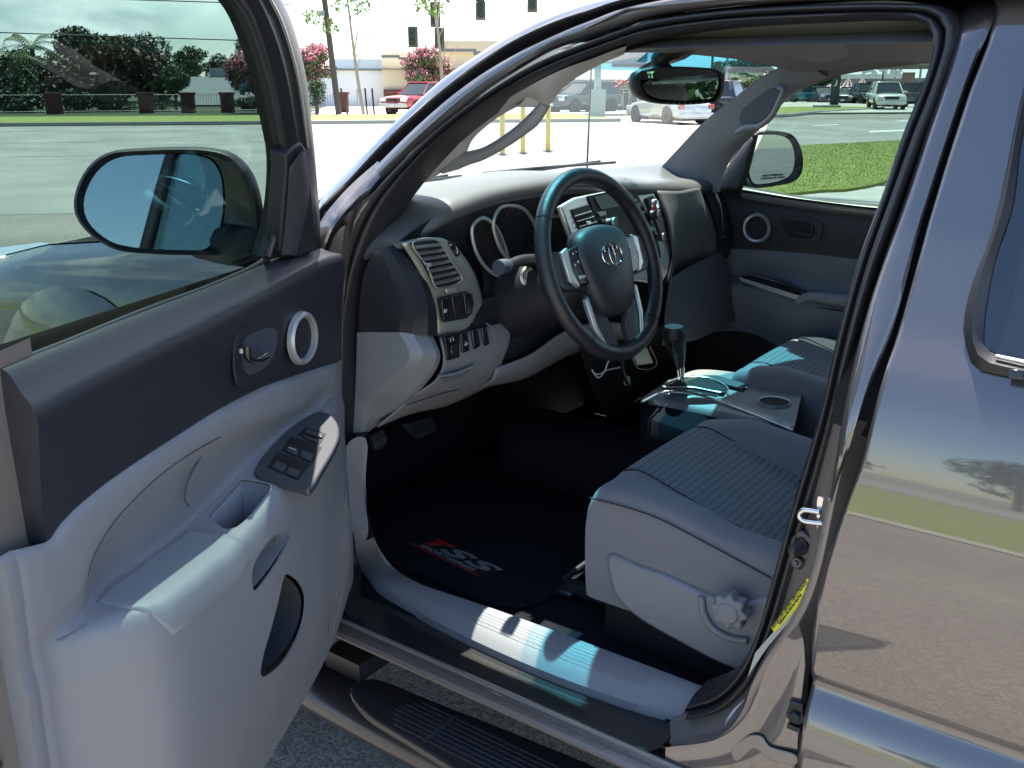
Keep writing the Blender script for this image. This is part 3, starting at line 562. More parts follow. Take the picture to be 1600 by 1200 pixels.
# pull handle: an opening in the shelf and one in the side, joined by a cup; the bar stays between them
th = crv(P('z', 1.002, [(323, 797), (334, 776), (350, 766), (375, 763), (412, 768), (424, 773), (404, 792), (368, 817), (352, 819), (332, 808)]), 44, True)
shp = crv(P('k', .124, [(386, 884), (409, 848), (436, 828), (452, 820), (456, 828), (450, 845), (434, 870), (408, 905), (390, 922), (384, 906)]), 44, True)
zsh = lambda p: np.array([p[0], p[1], 0])
th = [(p if (p-HG)@NN > .042 else p+NN*(.042-(p-HG)@NN)) for p in th]
boolcut(dl, plate('c1', [zsh(p)+zz*1.035 for p in th], .1, hole, None, bw=0, d=(0, 0, -.085)))
boolcut(dl, plate('c2', [p+NN*.04 for p in shp], .09, hole, None, bw=0))
def lk(p): q = p-HG; return q@ES, q@NN, p[2]
cw = [p for p in th]
rows = [[zsh(p)+zz*(zt(lk(p)[0])-.001) for p in cw+[cw[0]]], [zsh(p)+zz*.96 for p in cw+[cw[0]]], [zsh(p)+zz*.925 for p in cw+[cw[0]]]]
vs, fs = grid(rows); fs = [f for f in fs if lk(vs[f[0]])[1] < .112 or vs[f[2]][2] > 1.0 and False]
cup = mk('pull_cup', vs, fs, grey, DD); solid(cup, .002, 1)
m = MB(); R = np.stack([ES, NN, np.array([0, 0, 1.])], 1)
def bx(m, s0, s1, k0, k1, z0, z1, mi=0): m.box(DL((s0+s1)/2, (k0+k1)/2, (z0+z1)/2), ((s1-s0)/2, (k1-k0)/2, (z1-z0)/2), R, mi); return m
bx(m, .43, .60, .028, .100, .875, .882); m.build('cup_floor', grey, cup, .002)
m = MB(); bx(m, .43, .60, .024, .028, .88, .99); m.build('cup_wall', grey, cup, .002)
tube('trim_seam', [DL(s_, .0525, zarc(s_)+.002) for s_ in (.80, .79, .77, .74, .70, .64, .58, .52, .50)], .0016, mat('seam shade', (.06, .062, .07), .7), dl, n=60, seg=6)  # dark tube stands for the shaded crease round the recess
tube('trim_seam', P('k', .044, [(326, 692), (318, 706), (300, 738), (291, 760), (289, 780), (296, 792)]), .0014, MT['seam shade'], dl, n=30, seg=6)
sc_ = sum(shp)/len(shp)
vs, fs = grid([[sc_+(p-sc_)*f-NN*d_ for p in list(shp)+[shp[0]]] for f, d_ in ((1.03, .002), (1.0, .016), (.85, .026), (.5, .031), (.02, .032))]); mk('grip_hollow', vs, fs, grey, DD)
# map pocket
pk = P('k', .115, [(437, 897), (452, 900), (468, 912), (479, 932), (480, 950), (474, 980), (456, 1015), (430, 1042), (404, 1056), (398, 1050), (402, 1020), (412, 985), (424, 940), (430, 915)])
pc = crv(pk, 50, True)
boolcut(dl, plate('c3', [p+NN*.07 for p in pc], .13, hole, None, bw=0))
dl.data.polygons.foreach_set('use_smooth', [True]*len(dl.data.polygons)); dl.data.set_sharp_from_angle(angle=rad(40))
cc = sum(pc)/len(pc)
rr_ = [[p-NN*.012 for p in pc]+[pc[0]-NN*.012], [cc+(p-cc)*1.02-NN*.05 for p in pc+[pc[0]]], [cc+(p-cc)*.9-NN*.09 for p in pc+[pc[0]]], [cc+(p-cc)*.05-NN*.095 for p in pc+[pc[0]]]]
vs, fs = grid(rr_); mk('map_pocket', vs, fs, mat('shade-dark pocket lining', (.035, .04, .05), .8), DD)  # shade inside the hollow is put into the lining colour
# switch panel on the sloping front of the armrest
SN = zz+ES*.165; SN = SN/np.linalg.norm(SN); S0 = DL(.3, .07, 1.047)
def psw(pts, o=0., g=1.):
    cu = sum(p[0] for p in pts)/len(pts); cv_ = sum(p[1] for p in pts)/len(pts)
    return [pln(cu+(u-cu)*g, cv_+(v-cv_)*g, SN, S0@SN+o) for u, v in pts]
sp_ = plate('switch_panel', psw([(398, 741), (400, 727), (418, 703), (445, 675), (472, 655), (496, 643), (512, 645), (526, 658), (530, 676), (524, 696), (505, 729), (480, 765), (470, 762), (430, 751)], .001), .014, mat('switch panel plastic', (.05, .052, .06), .38), DD, bw=.003, sm=80)
for q in ([(468, 679), (479, 669), (507, 678), (498, 693)], [(443, 704), (456, 684), (499, 699), (486, 721)], [(421, 729), (435, 708), (480, 725), (464, 747)]): plate('switch_well', psw(q, .0018, 1.14), .002, hole, sp_, bw=0)  # flat black plates stand for the shade in the open wells
for q in ([(478, 669), (506, 678), (504, 684), (476, 675)], [(474, 678), (497, 687), (496, 691), (473, 682)], [(446, 704), (452, 694), (467, 701), (464, 711)], [(467, 712), (472, 702), (491, 708), (485, 720)], [(424, 729), (433, 718), (449, 726), (443, 738)], [(445, 738), (451, 728), (470, 735), (463, 745)]): plate('window_switch', psw(q, .0055, .9), .004, MT['switch panel plastic'], sp_, bw=.0012)
text('auto_text', 'AUTO', psw([(457, 701)], .0064)[0], psw([(464, 703)])[0]-psw([(450, 698)])[0], NN*-1+zz*.2, .006, white, sp_)
# tweeter ring and inner handle
rc = DL(.246, .056, 1.205); lathe('tweeter_ring', [(.0355, .001), (.0365, .009), (.041, .0115), (.0455, .008), (.047, .0)], rc, NN, silver, DD, 40)
lathe('tweeter_mesh', [(0, .004), (.02, .004), (.036, .001)], rc, NN, mat('speaker mesh', (.012, .012, .014), .7, bump=('voro', 900., .8, .001)), DD, 30)
def dk(pts, k): return P('k', k-.002, pts)
hb = plate('handle_bezel', dk([(373, 522), (430, 495), (440, 500), (443, 540), (435, 570), (420, 585), (375, 605), (368, 590), (367, 540)], .061), .004, dark, DD, sm=50, bw=.001)
plate('handle_recess', dk([(383, 530), (425, 512), (433, 520), (430, 550), (418, 570), (388, 585), (380, 570), (379, 545)], .0622), .002, mat('recess grey', (.05, .055, .075), .5), hb, sm=40, bw=0)
tube('release_lever', dk([(386, 541), (387, 556), (393, 562), (404, 562), (416, 556)], .078), .0062, black, hb, n=24, seg=10)
tube('lock_knob', dk([(377, 545), (377, 552)], .069), .0035, silver, hb, n=6, seg=8)
# speaker grille
for i in range(18): pass
sg = plate('speaker_grille', dk([(541, 770), (545, 800), (545, 850), (541, 900), (535, 945), (522, 985), (514, 990), (523, 940), (531, 880), (535, 820)], .078), .002, mat('ribbed speaker grille', (.19, .19, .205), .5, bump=('wave', 200., 1., .002)), DD, sm=50, bw=.0006)
# upper crease line in the moulding
# window glass, seals, frame
gp = [(-260, 700), (0, 592), (110, 550), (220, 505), (330, 465), (418, 418), (440, 300), (444, 235), (425, 130), (388, 20), (340, -60), (250, -150), (-260, -150)]
dgl = plate('door_glass', P('g', -.012, gp), .003, gl_door, DD, bw=0)
tube('glass_run_seal', P('k', .016, [(-60, 600), (0, 576), (110, 533), (220, 488), (330, 447), (400, 415), (420, 401)]), .005, rubber, DD, n=40, seg=8)
fA = [(340, -60), (362, -15), (385, 20), (405, 70), (422, 130), (434, 190), (442, 240), (440, 300), (432, 350), (417, 400)]
fB = [(380, -60), (398, -15), (417, 25), (436, 75), (450, 130), (460, 190), (466, 230), (470, 290), (468, 340), (455, 400)]
fC = [(395, -60), (413, -15), (436, 30), (453, 80), (465, 130), (474, 190), (479, 230), (484, 290), (487, 340), (488, 392)]
fD = [(412, -60), (430, -15), (452, 30), (467, 80), (477, 130), (484, 190), (489, 240), (493, 290), (497, 340), (499, 392)]
pa, pb, pc_, pd_ = P('g', .004, fA), P('g', .016, fB), P('g', .012, fC), P('g', -.02, fD)
fr = loft('window_frame', [[p-NN*.03 for p in pa], pa, [(a+b)/2+NN*.002 for a, b in zip(pa, pb)], pb, [p*.5+q*.5-NN*.004 for p, q in zip(pb, pc_)], pc_], 50, 2, dark2, DD, smooth_across=False)
loft('frame_outer_seal', [pc_, [(a+b)/2+NN*.006 for a, b in zip(pc_, pd_)], pd_, [p-NN*.03 for p in pd_]], 50, 3, rubber, DD)
tube('frame_bead', [p+NN*.003 for p in P('g', .012, fC[:7])], .0018, silver, fr, n=40, seg=6)
tube('run_channel', [p+NN*.002 for p in pa], .006, rubber, fr, n=50, seg=8)
tube('window_frame_top', [P('g', .0, [(395, -60)])[0], DL(.36, -.01+.3*.44, 1.775), DL(.62, -.01+.3*.48, 1.80), DL(.95, -.01+.3*.44, 1.76), DL(1.0, -.02, 1.33)], .017, dark2, DD, n=40, seg=10)
sa = plate('mirror_sail', P('g', .022, [(447, 243), (462, 228), (472, 222), (480, 236), (488, 300), (493, 360), (496, 388), (470, 402), (441, 402), (438, 390), (443, 320), (448, 270)]), .03, dark, DD, bw=.004)
loft('sail_ridge', [P('g', .024, [(452, 262), (447, 330), (440, 398)]), P('g', .034, [(468, 240), (472, 300), (458, 398)]), P('g', .026, [(478, 236), (484, 300), (462, 402)])], 20, 3, mat('sail grey', (.045, .045, .05), .45), sa)
# door mirror
MN = np.array([-.70, .71, .08]); MN /= np.linalg.norm(MN); MC = np.array([1.49, 1.06, 1.42])
def mp_(pts, o=0.): return [pln(u, v, MN, MC@MN+o) for u, v in pts]
hs = [(115, 322), (121, 290), (141, 257), (170, 238), (225, 232), (325, 232), (362, 242), (388, 268), (402, 305), (407, 345), (404, 385), (385, 398), (330, 399), (240, 397), (180, 390), (142, 368), (122, 345)]
h0 = crv(mp_(hs), 60, True); mc = sum(h0)/60.
rows = [[mc+(p-mc)*.90+MN*.0 for p in h0], [mc+(p-mc)*.96+MN*.008 for p in h0], [mc+(p-mc)*1.0 for p in h0], [mc+(p-mc)*1.02-MN*.03 for p in h0], [mc+(p-mc)*.97-MN*.07 for p in h0], [mc+(p-mc)*.80-MN*.115 for p in h0], [mc+(p-mc)*.45-MN*.135 for p in h0], [mc+(p-mc)*.02-MN*.138 for p in h0]]
vs, fs = grid([r+[r[0]] for r in rows]); mh = mk('side_mirror', vs, fs, dark, DD, ang=60)
gs = [(131, 340), (132, 308), (141, 276), (158, 254), (182, 244), (230, 241), (300, 242), (328, 250), (341, 268), (347, 300), (345, 345), (335, 375), (318, 390), (270, 392), (190, 383), (158, 371), (139, 356)]
g0 = crv(mp_(gs, -.002), 60, True); gc = sum(g0)/60.
vs, fs = grid([r+[r[0]] for r in ([mc+(p-mc)*.90+MN*.0 for p in h0], [gc+(p-gc)*1.03-MN*.012 for p in g0])]); mk('mirror_bezel', vs, fs, black, mh)
MN2 = np.array([-.735, .68, .135]); MN2 /= np.linalg.norm(MN2)
plate('mirror_glass', [p-MN2*((p-gc)@MN2)-MN*.004 for p in g0], .003, mirror, mh, bw=0)
tube('mirror_arm', [mc-MN*.06+np.array([.0, -.05, -.06]), DL(.16, -.10, 1.345), DL(.10, -.03, 1.34)], [.05, .04, .04], dark, mh, n=16, seg=14)
# ================================================================ CABIN
# dashboard: a swept moulding from door to door
def dsec(y):
    a = abs(y)
    xf = float(np.interp(y, [-.72, -.5, -.25, -.1, 0, .12, .22, .45, .62, .70, .735], [1.24, 1.215, 1.185, 1.145, 1.135, 1.15, 1.20, 1.225, 1.215, 1.265, 1.335]))
    zf = float(np.interp(y, [-.72, -.5, -.2, .0, .15, .25, .38, .5, .6, .66, .70, .735], [1.345, 1.350, 1.380, 1.400, 1.416, 1.420, 1.416, 1.408, 1.394, 1.366, 1.342, 1.325]))
    return xf, zf
DY = [-.72, -.66, -.6, -.5, -.4, -.3, -.2, -.12, -.05, 0, .06, .12, .18, .24, .3, .36, .42, .48, .54, .6, .64, .67, .70, .735]
rows = []
for y in DY:
    xf, zf = dsec(y)
    p = [(1.64-.20*abs(y)/.72, 1.375), (1.52-.1*abs(y)/.72, 1.392-.01*abs(y)), (1.40, max(1.39, zf+.004)), (xf+.09, zf+.010), (xf+.03, zf+.004), (xf+.006, zf-.008), (xf, zf-.022), (xf+.012, zf-.036)]
    rows.append([np.array([q[0], y, q[1]]) for q in [(r[0], r[1]) for r in crv([(a, b, 0) for a, b in p], 30)]])
rows = list(zip(*[crv([r[i] for r in rows], 60) for i in range(30)])); rows = [list(r) for r in rows]
vs, fs = grid(rows); dash = mk('dashboard', vs, fs, mat('soft dash top vinyl', (.095, .095, .093), .38, bump=('voro', 800., .2, .0005)), TR, ang=179)
def dplate(name, mode, c, pts, m, par=dash, th=.012, bw=.003, sm_=0): return plate(name, P(mode, c, pts), th, m, par, bw=bw, sm=sm_)
# face behind everything
loft('dash_face', [[np.array([dsec(y)[0]+.014, y, dsec(y)[1]-.036]) for y in DY], [np.array([dsec(y)[0]+.05, y, 1.27]) for y in DY], [np.array([dsec(y)[0]+.05, y, 1.15]) for y in DY], [np.array([dsec(y)[0]+.04, y, 1.10]) for y in DY], [np.array([dsec(y)[0]+.12, y, .98]) for y in DY], [np.array([1.6, y, .90]) for y in DY]], 50, 4, dark, dash)
# end cap towards the open door
cap = loft('dash_end_cap', [P('y', .745, [(584, 394), (570, 424), (562, 470), (560, 520)]), P('y', .735, [(594, 390), (610, 428), (622, 470), (624, 520)]), P('y', .725, [(605, 386), (632, 428), (650, 478), (642, 522)]), P('y', .70, [(617, 382), (650, 422), (668, 480), (668, 524)]), P('y', .668, [(627, 380), (662, 430), (681, 480), (684, 526)])], 30, 3, dark, dash, smooth_across=False, ang=12)
capl = loft('lower_end_cap', [P('y', .745, [(558, 519), (556, 590), (552, 676)]), P('y', .738, [(624, 519), (640, 556), (600, 600), (570, 634), (562, 676)]), P('y', .722, [(645, 521), (660, 555), (615, 605), (580, 638), (572, 674)]), P('y', .690, [(668, 524), (682, 556), (640, 618), (600, 650), (578, 674)]), P('y', .672, [(676, 524), (688, 558), (655, 612), (610, 652), (572, 676)])], 34, 3, grey, dash, smooth_across=False, ang=12)
# vent panel with patterned silver finish
vp = loft('vent_panel', [P('x', 1.225, [(628, 381), (650, 415), (668, 455), (680, 500), (684, 524)]), P('x', 1.216, [(652, 374), (668, 400), (690, 450), (700, 500), (703, 522)]), P('x', 1.214, [(690, 372), (712, 400), (735, 450), (735, 500), (728, 515)]), P('x', 1.22, [(712, 384), (735, 415), (750, 450), (754, 478), (742, 498)])], 30, 5, silverg, dash, thick=.006)
V4 = [(647, 381), (684, 377), (701, 400), (720, 438), (700, 444), (684, 449), (668, 420)]
v4 = dplate('air_vent', 'x', 1.207, [(645, 380), (683, 375), (702, 403), (722, 437), (712, 443), (684, 450), (668, 418)], hole, vp, .01, .002)
for i in range(7):
    f = (i+.5)/7.
    a = np.array((646, 381))*(1-f)+np.array((683, 447))*f; b = np.array((684, 377))*(1-f)+np.array((720, 438))*f
    if i == 0: pass
    p0 = one('x', 1.2055, *a); p1 = one('x', 1.2055, *b)
    m = MB(); m.box((p0+p1)/2, (np.linalg.norm(p1-p0)/2, .0016, .004), np.stack([(p1-p0)/np.linalg.norm(p1-p0), np.cross((p1-p0)/np.linalg.norm(p1-p0), [1., 0, .5])/np.linalg.norm(np.cross((p1-p0)/np.linalg.norm(p1-p0), [1., 0, .5])), [1., 0, .5]], 1)); m.build('vent_blade', mat('blade grey', (.2, .2, .19), .4, .3) if i == 0 else MT['blade grey'], v4)
tube('vent_bezel', P('x', 1.206, [(645, 380), (683, 375), (702, 403), (722, 437), (712, 444), (684, 451), (668, 418)]), .0018, silver, v4, closed=True, n=50, seg=6)
dplate('vent_knob', 'x', 1.200, [(668, 411), (674, 411), (676, 416), (670, 418)], silver, v4, .006, .001)
dplate('vent_lever', 'x', 1.204, [(697, 452), (712, 448), (714, 456), (699, 459)], silver, vp, .006, .0015)
sr = dplate('switch_row', 'x', 1.209, [(687, 466), (728, 455), (738, 459), (741, 474), (738, 490), (730, 498), (694, 504)], dark, vp, .008, .002)
for q in ([(690, 468), (700, 466), (702, 500), (694, 503)], [(706, 463), (716, 461), (722, 492), (712, 498)], [(725, 458), (733, 457), (738, 488), (729, 493)]): dplate('blank_switch', 'x', 1.203, q, black, sr, .006, .002)
text('lamp_symbol', 'ID', one('x', 1.2022, 696, 486), (0, -1, .1), (.1, 0, 1), .010, white, sr)
dm = dplate('dimmer', 'x', 1.213, [(699, 378), (707, 377), (717, 388), (720, 398), (713, 403), (706, 392)], black, dash, .008, .002)
text('dimmer_mark', 'o', one('x', 1.2125, 704, 382), (0, -1, .1), (.1, 0, 1), .009, white, dm); text('dimmer_arc', ')', one('x', 1.2125, 714, 390), (0, -1, .1), (.1, 0, 1), .016, white, dm)
# instrument hood and face
loft('instrument_surround', [P('x', 1.235, [(622, 377), (660, 350), (700, 330), (760, 308), (820, 292), (875, 284)]), P('x', 1.26, [(700, 372), (730, 352), (760, 335), (800, 312), (850, 305), (888, 300)]), P('x', 1.27, [(712, 384), (735, 370), (770, 340), (805, 325), (850, 330), (890, 330)]), P('x', 1.245, [(752, 420), (765, 430), (780, 440), (810, 440), (860, 430), (900, 420)]), P('x', 1.235, [(754, 478), (770, 490), (790, 495), (830, 500), (860, 480), (900, 450)])], 40, 4, dark, dash)
loft('lower_surround', [P('x', 1.222, [(740, 470), (780, 460), (830, 440), (900, 420)]), P('x', 1.215, [(742, 498), (790, 484), (840, 470), (900, 450)]), P('x', 1.222, [(700, 524), (740, 516), (795, 500), (900, 470)]), P('x', 1.235, [(684, 530), (740, 524), (796, 508), (900, 480)])], 30, 3, dark, dash)
def gauge(pts, x=1.232):
    g = tube('gauge_bezel', P('x', (x), pts), .0042, silver, dash, closed=True, n=60, seg=10)
    c = P('x', x+.012, pts); plate('gauge_face', c, .004, hole, g, bw=0, sm=50); return g
gauge([(752, 341), (738, 355), (741, 385), (757, 415), (780, 431), (792, 428), (795, 412), (789, 386), (777, 358), (764, 344)])
g2_ = gauge([(800, 321), (780, 326), (771, 348), (776, 375), (790, 400), (812, 410), (835, 405), (842, 380), (834, 348), (820, 328)], 1.228)
gauge([(866, 337), (850, 345), (845, 370), (852, 395), (868, 410), (882, 408), (891, 390), (890, 362), (880, 342)], 1.225)
for q in range(12):
    a = rad(150+q*6); u, v = 806+30*math.cos(a)*1.05, 366-40*math.sin(a)
for q in range(14):
    a_ = rad(215-q*19); m = MB(); m.cyl(one('x', 1.2395, 806+26*math.cos(a_), 366-33*math.sin(a_)), one('x', 1.2395, 806+30*math.cos(a_), 366-38*math.sin(a_)), .0006, seg=5); m.build('dial_mark', MT['groove grey'], g2_)
lens_ = plate('gauge_ticks', P('x', 1.2285, [(775, 355), (780, 360), (787, 378), (790, 392), (786, 392), (779, 378)]), .001, mat('tick grey', (.12, .13, .15), .5), g2_, bw=0, sm=30)
# light grey knee panel
kn = loft('knee_panel', [P('x', 1.238, [(684, 524), (740, 514), (796, 499)]), P('x', 1.216, [(688, 530), (740, 518), (795, 504), (797, 506)]), P('x', 1.210, [(694, 565), (750, 552), (790, 538), (797, 532)]), P('x', 1.222, [(684, 592), (730, 582), (775, 572), (785, 566)]), P('x', 1.265, [(650, 618), (700, 612), (750, 604), (776, 596)]), P('x', 1.34, [(590, 668), (640, 648), (700, 634), (760, 606)])], 40, 5, grey, dash, thick=.004)
kr = loft('column_lower_trim', [P('x', (1.222, 1.16), [(775, 576), (830, 554), (880, 520), (930, 505), (1000, 508)]), P('x', (1.23, 1.17), [(770, 592), (830, 574), (890, 540), (940, 528), (1010, 524)]), P('x', (1.27, 1.22), [(752, 606), (820, 592), (890, 556), (950, 540), (1000, 536)])], 40, 4, grey, dash, thick=.004)
plate('shadow_gap', P('x', 1.235, [(796, 505), (885, 505), (878, 522), (850, 545), (800, 560), (782, 566), (790, 545)]), .01, dark, dash)  # dark plate stands for the shaded gap below the column
mp__ = dplate('mirror_switch', 'x', 1.205, [(694, 525), (717, 519), (719, 558), (700, 564)], black, kn, .006, .0015)
text('switch_text', 'MIRROR', one('x', 1.2042, 710, 547), (0, -1, .12), (.1, 0, 1), .0075, white, mp__, sx=.8)
text('switch_mark', '[  ]', one('x', 1.2042, 706, 530), (0, -1, .12), (.1, 0, 1), .009, white, mp__)
dplate('mirror_knob', 'x', 1.201, [(705, 540), (716, 537), (718, 554), (708, 557)], dark2, mp__, .004, .0015)
k2 = dplate('button', 'x', 1.203, [(720, 521), (731, 518), (735, 548), (724, 552)], black, kn, .006, .0025)
text('button_text', 'x\nOFF', one('x', 1.2022, 728, 536), (0, -1, .12), (.1, 0, 1), .006, white, k2)
for q in ([(738, 517), (747, 515), (752, 540), (742, 547)], [(753, 512), (761, 511), (766, 538), (758, 541)]): dplate('blank_switch', 'x', 1.203, q, black, kn, .006, .0025)
tube('switch_recess_edge', P('x', 1.207, [(760, 505), (769, 512), (773, 525), (774, 540), (770, 545)]), .0015, grey, kn, n=20, seg=6)
tube('bonnet_release', P('x', 1.205, [(685, 588), (710, 584), (742, 572)]), .003, grey, kn, n=16, seg=6)
plate('release_pocket', P('x', (1.206), [(690, 592), (728, 578), (744, 571), (722, 590), (700, 597)]), .006, mat('pocket grey', (.11, .115, .12), .6), kn, bw=.002)
tube('panel_seam', P('x', 1.262, [(637, 632), (700, 612), (720, 606), (742, 575)]), .0012, dark, kn, n=24, seg=6)
# steering column, stalk
WC = np.array([.9985, .38, 1.271]); TI = rad(20.4); YA = rad(3.8); wn = np.array([-math.cos(TI)*math.cos(YA), math.cos(TI)*math.sin(YA), math.sin(TI)]); we = zz-wn*wn[2]; we = we/np.linalg.norm(we); wy = np.cross(wn, we)
def W(a, b, c=0.): return WC+wy*a+we*b+wn*c                # a to the driver's left, b up the wheel, c towards the driver
colm = tube('steering_column', [W(0, -.01, -.03), W(0, -.015, -.07), W(0, -.02, -.14), W(0, -.02, -.24), W(0, -.02, -.30)], [.05, .062, .075, .085, .08], dark, TR, n=24, seg=20)
stk = tube('indicator_stalk', [W(.03, .045, -.14), W(.10, .05, -.125), W(.165, .045, -.11)], [.014, .012, .009], dark2, colm, n=14, seg=12)
tube('stalk_end', [W(.160, .046, -.111), W(.172, .045, -.108), W(.196, .044, -.104)], [.013, .0155, .0150], mat('stalk grey', (.06, .07, .09), .4), stk, n=8, seg=16)
lathe('ignition_ring', [(.012, .0), (.018, .004), (.022, 0)], one('x', 1.15, 826, 432), (-1, .4, .2), silver, colm, 24)
# wheel
SWm = mat('steering wheel hub vinyl', (.028, .032, .036), .5, bump=('voro', 700., .2, .0005))
NR = 90; ctr = []; 
for i in range(NR):
    t = 2*math.pi*i/NR; ctr.append(W(.184*math.sin(t), .184*math.cos(t)-.004*(math.cos(t) < -.8), 0))
wheel = tube('steering_wheel', ctr, .0165, leather, TR, closed=True, seg=18, ref=wn)
for t0 in (-.95, .95, 2.45, -2.45):
    c = W(.184*math.sin(t0), .184*math.cos(t0)); tg = wy*math.cos(t0)-we*math.sin(t0); MBq = MB(); MBq.cyl(c-tg*.0016, c+tg*.0016, .0170, seg=20); MBq.build('grip_seam', hole, wheel)
hub = [(-.066, .058), (-.03, .072), (.03, .072), (.066, .058), (.078, .03), (.072, -.02), (.055, -.075), (.035, -.098), (0, -.104), (-.035, -.098), (-.055, -.075), (-.072, -.02), (-.078, .03)]
hh = crv([(a*1.14, b*1.05, 0) for a, b in hub], 60, True)
rows = [[W(p[0]*f, p[1]*f-.012*(1-f), c) for p in hh] for f, c in ((1.02, -.012), (1.0, .006), (.96, .016), (.86, .022), (.6, .027), (.3, .029), (.02, .030))]
vs, fs = grid([r+[r[0]] for r in rows]); hb_ = mk('airbag_hub', vs, fs, SWm, wheel, ang=60)
def sp(name, pts, c0, th, m, par=wheel, sm_=0, bw=.003): return plate(name, [W(a, b, c0) for a, b in pts], th, m, par, bw=bw, sm=sm_)
for s in (1, -1):
    sp('side_spoke', [(s*.06, .045), (s*.12, .040), (s*.172, .045), (s*.176, -.01), (s*.15, -.035), (s*.10, -.04), (s*.06, -.05)], .004, .022, SWm)
    pan = sp('switch_pod', [(s*.080, .046), (s*.112, .040), (s*.118, .0), (s*.106, -.032), (s*.072, -.036)], .012, .012, black)
    sp('silver_spoke', [(s*.113, .046), (s*.136, .038), (s*.132, -.02), (s*.113, -.036), (s*.104, -.034), (s*.118, .0)], .011, .010, silver, sm_=0)
    sp('lower_spoke', [(s*.050, -.075), (s*.085, -.050), (s*.080, -.12), (s*.062, -.176), (s*.022, -.182), (s*.020, -.14)], .002, .016, SWm)
    sp('silver_lower_spoke', [(s*.082, -.056), (s*.094, -.062), (s*.090, -.12), (s*.070, -.168), (s*.060, -.168), (s*.078, -.12)], .006, .012, silver)
    for (a, b, tx) in ((.092, .034, '-'), (.104, .030, '+'), (.095, .012, '<'), (.107, .008, '>'), (.094, -.018, 'MODE')) if s > 0 else ((.094, .02, 'o'), (.100, -.004, 'o')):
        text('pod_mark', tx, W(s*a, b, .0125), -wy, we, .011 if tx != 'MODE' else .008, white, pan)
# emblem: three ovals
em = plate('wheel_emblem', [W(.033*math.cos(t), -.002+.023*math.sin(t)+.012, .0275) for t in np.linspace(0, 2*math.pi, 40)[:-1]], .004, black, wheel, bw=.001)
def ov(a, b, ca, cb, r): tube('emblem_oval', [W(ca+a*math.cos(t), .010+cb+b*math.sin(t), .0295) for t in np.linspace(0, 2*math.pi, 48)[:-1]], r, chrome, em, closed=True, seg=8)
ov(.034, .0235, 0, 0, .0019); ov(.0095, .0215, 0, 0, .0014); ov(.0225, .0080, 0, .0125, .0014)
# centre stack
def X2(u, v, o=0.): return pln(u, v, (1, .10, -.28), 1.12+.10*.0-.28*1.27+o)
def cplate(name, pts, m, par, o=0., th=.008, bw=.002, sm_=0): return plate(name, [X2(*p, o) for p in pts], th, m, par, bw=bw, sm=sm_)
cs = cplate('centre_stack', [(876, 322), (900, 308), (960, 296), (1000, 291), (1022, 300), (1034, 330), (1045, 365), (1049, 395), (1044, 428), (1032, 447), (1010, 440), (940, 430), (905, 400)], silver, dash, 0, .014, .005)
cv = cplate('centre_vent', [(893, 327), (919, 319), (948, 372), (940, 384), (912, 372)], hole, cs, -.004, .008, .002)
for i in range(6):
    f = .2+i/7.; a = np.array((893, 327))*(1-f)+np.array((918, 384))*f; b = np.array((919, 319))*(1-f)+np.array((946, 376))*f
    tube('vent_blade', [X2(*a, -.006), X2(*b, -.006)], .0018, MT['blade grey'], cv, seg=6)
cplate('vent_knob', [(917, 346), (923, 345), (925, 350), (919, 352)], silver, cv, -.010, .004, .001)
rad_ = cplate('radio', [(918, 306), (952, 299), (992, 294), (1001, 312), (1011, 332), (1022, 352), (1030, 382), (1034, 402), (1019, 407), (960, 400), (944, 376)], mat('radio fascia black', (.007, .008, .010), .5, spec=.15), cs, -.004, .008, .002)
cplate('radio_display', [(928, 308), (984, 298), (997, 318), (940, 328)], mat('display glass', (.010, .018, .012), .30, spec=.3), rad_, -.0065, .003, .0008)
for a in ((950, 352, .016), (1019, 337, .013), (962, 386, .014), (1026, 372, .010)):
    c = X2(a[0], a[1], -.006); lathe('radio_knob', [(0, .022), (a[2]*.7, .022), (a[2]*.92, .020), (a[2]*.95, .004), (a[2]*1.15, 0)], c, (-1, -.1, .28), dark2, rad_, 24); lathe('knob_ring', [(a[2]*.78, .0225), (a[2]*.9, .0215), (a[2]*.96, .018)], c, (-1, -.1, .28), silver, rad_, 24)
for q in ([(934, 332), (946, 330), (949, 336), (938, 339)], [(940, 343), (955, 341), (957, 345), (942, 348)], [(990, 318), (1001, 316), (1004, 322), (993, 325)], [(996, 331), (1008, 329), (1010, 333), (998, 336)], [(1002, 358), (1012, 356), (1014, 362), (1005, 364)], [(1014, 356), (1022, 354), (1024, 360), (1016, 362)], [(1006, 370), (1018, 368), (1020, 376), (1008, 378)]): cplate('radio_button', q, mat('button grey', (.13, .13, .14), .35, .3) if 'button grey' not in MT else MT['button grey'], rad_, -.009, .004, .001)
cplate('radio_screen', [(1012, 389), (1026, 386), (1028, 395), (1016, 400)], mat('green screen', (.05, .16, .12), .1), rad_, -.007, .002, .0005)
text('clock_text', '12:22', X2(993, 313, -.0095), X2(1000, 312)-X2(986, 315), (0, 0, 1), .008, white, rad_); text('climate_text', 'A/C', X2(1014, 373, -.0135), X2(1000, 312)-X2(986, 315), (0, 0, 1), .007, white, rad_)
wv_ = cplate('passenger_centre_vent', [(1010, 310), (1022, 305), (1030, 320), (1040, 350), (1044, 372), (1036, 378), (1026, 350)], dark, cs, -.006, .012, .003)
hz_ = lathe('hazard_button', [(0, .010), (.012, .010), (.016, .007), (.018, 0)], X2(1023, 322, -.018), (-1, -.1, .28), chrome, cs, 24); plate('hazard_lens', [X2(1023, 322, -.029)+np.array([0, a*.011, b*.011]) for a, b in ((-1, -.7), (1, -.7), (0, 1))], .002, red, hz_, bw=.0005)
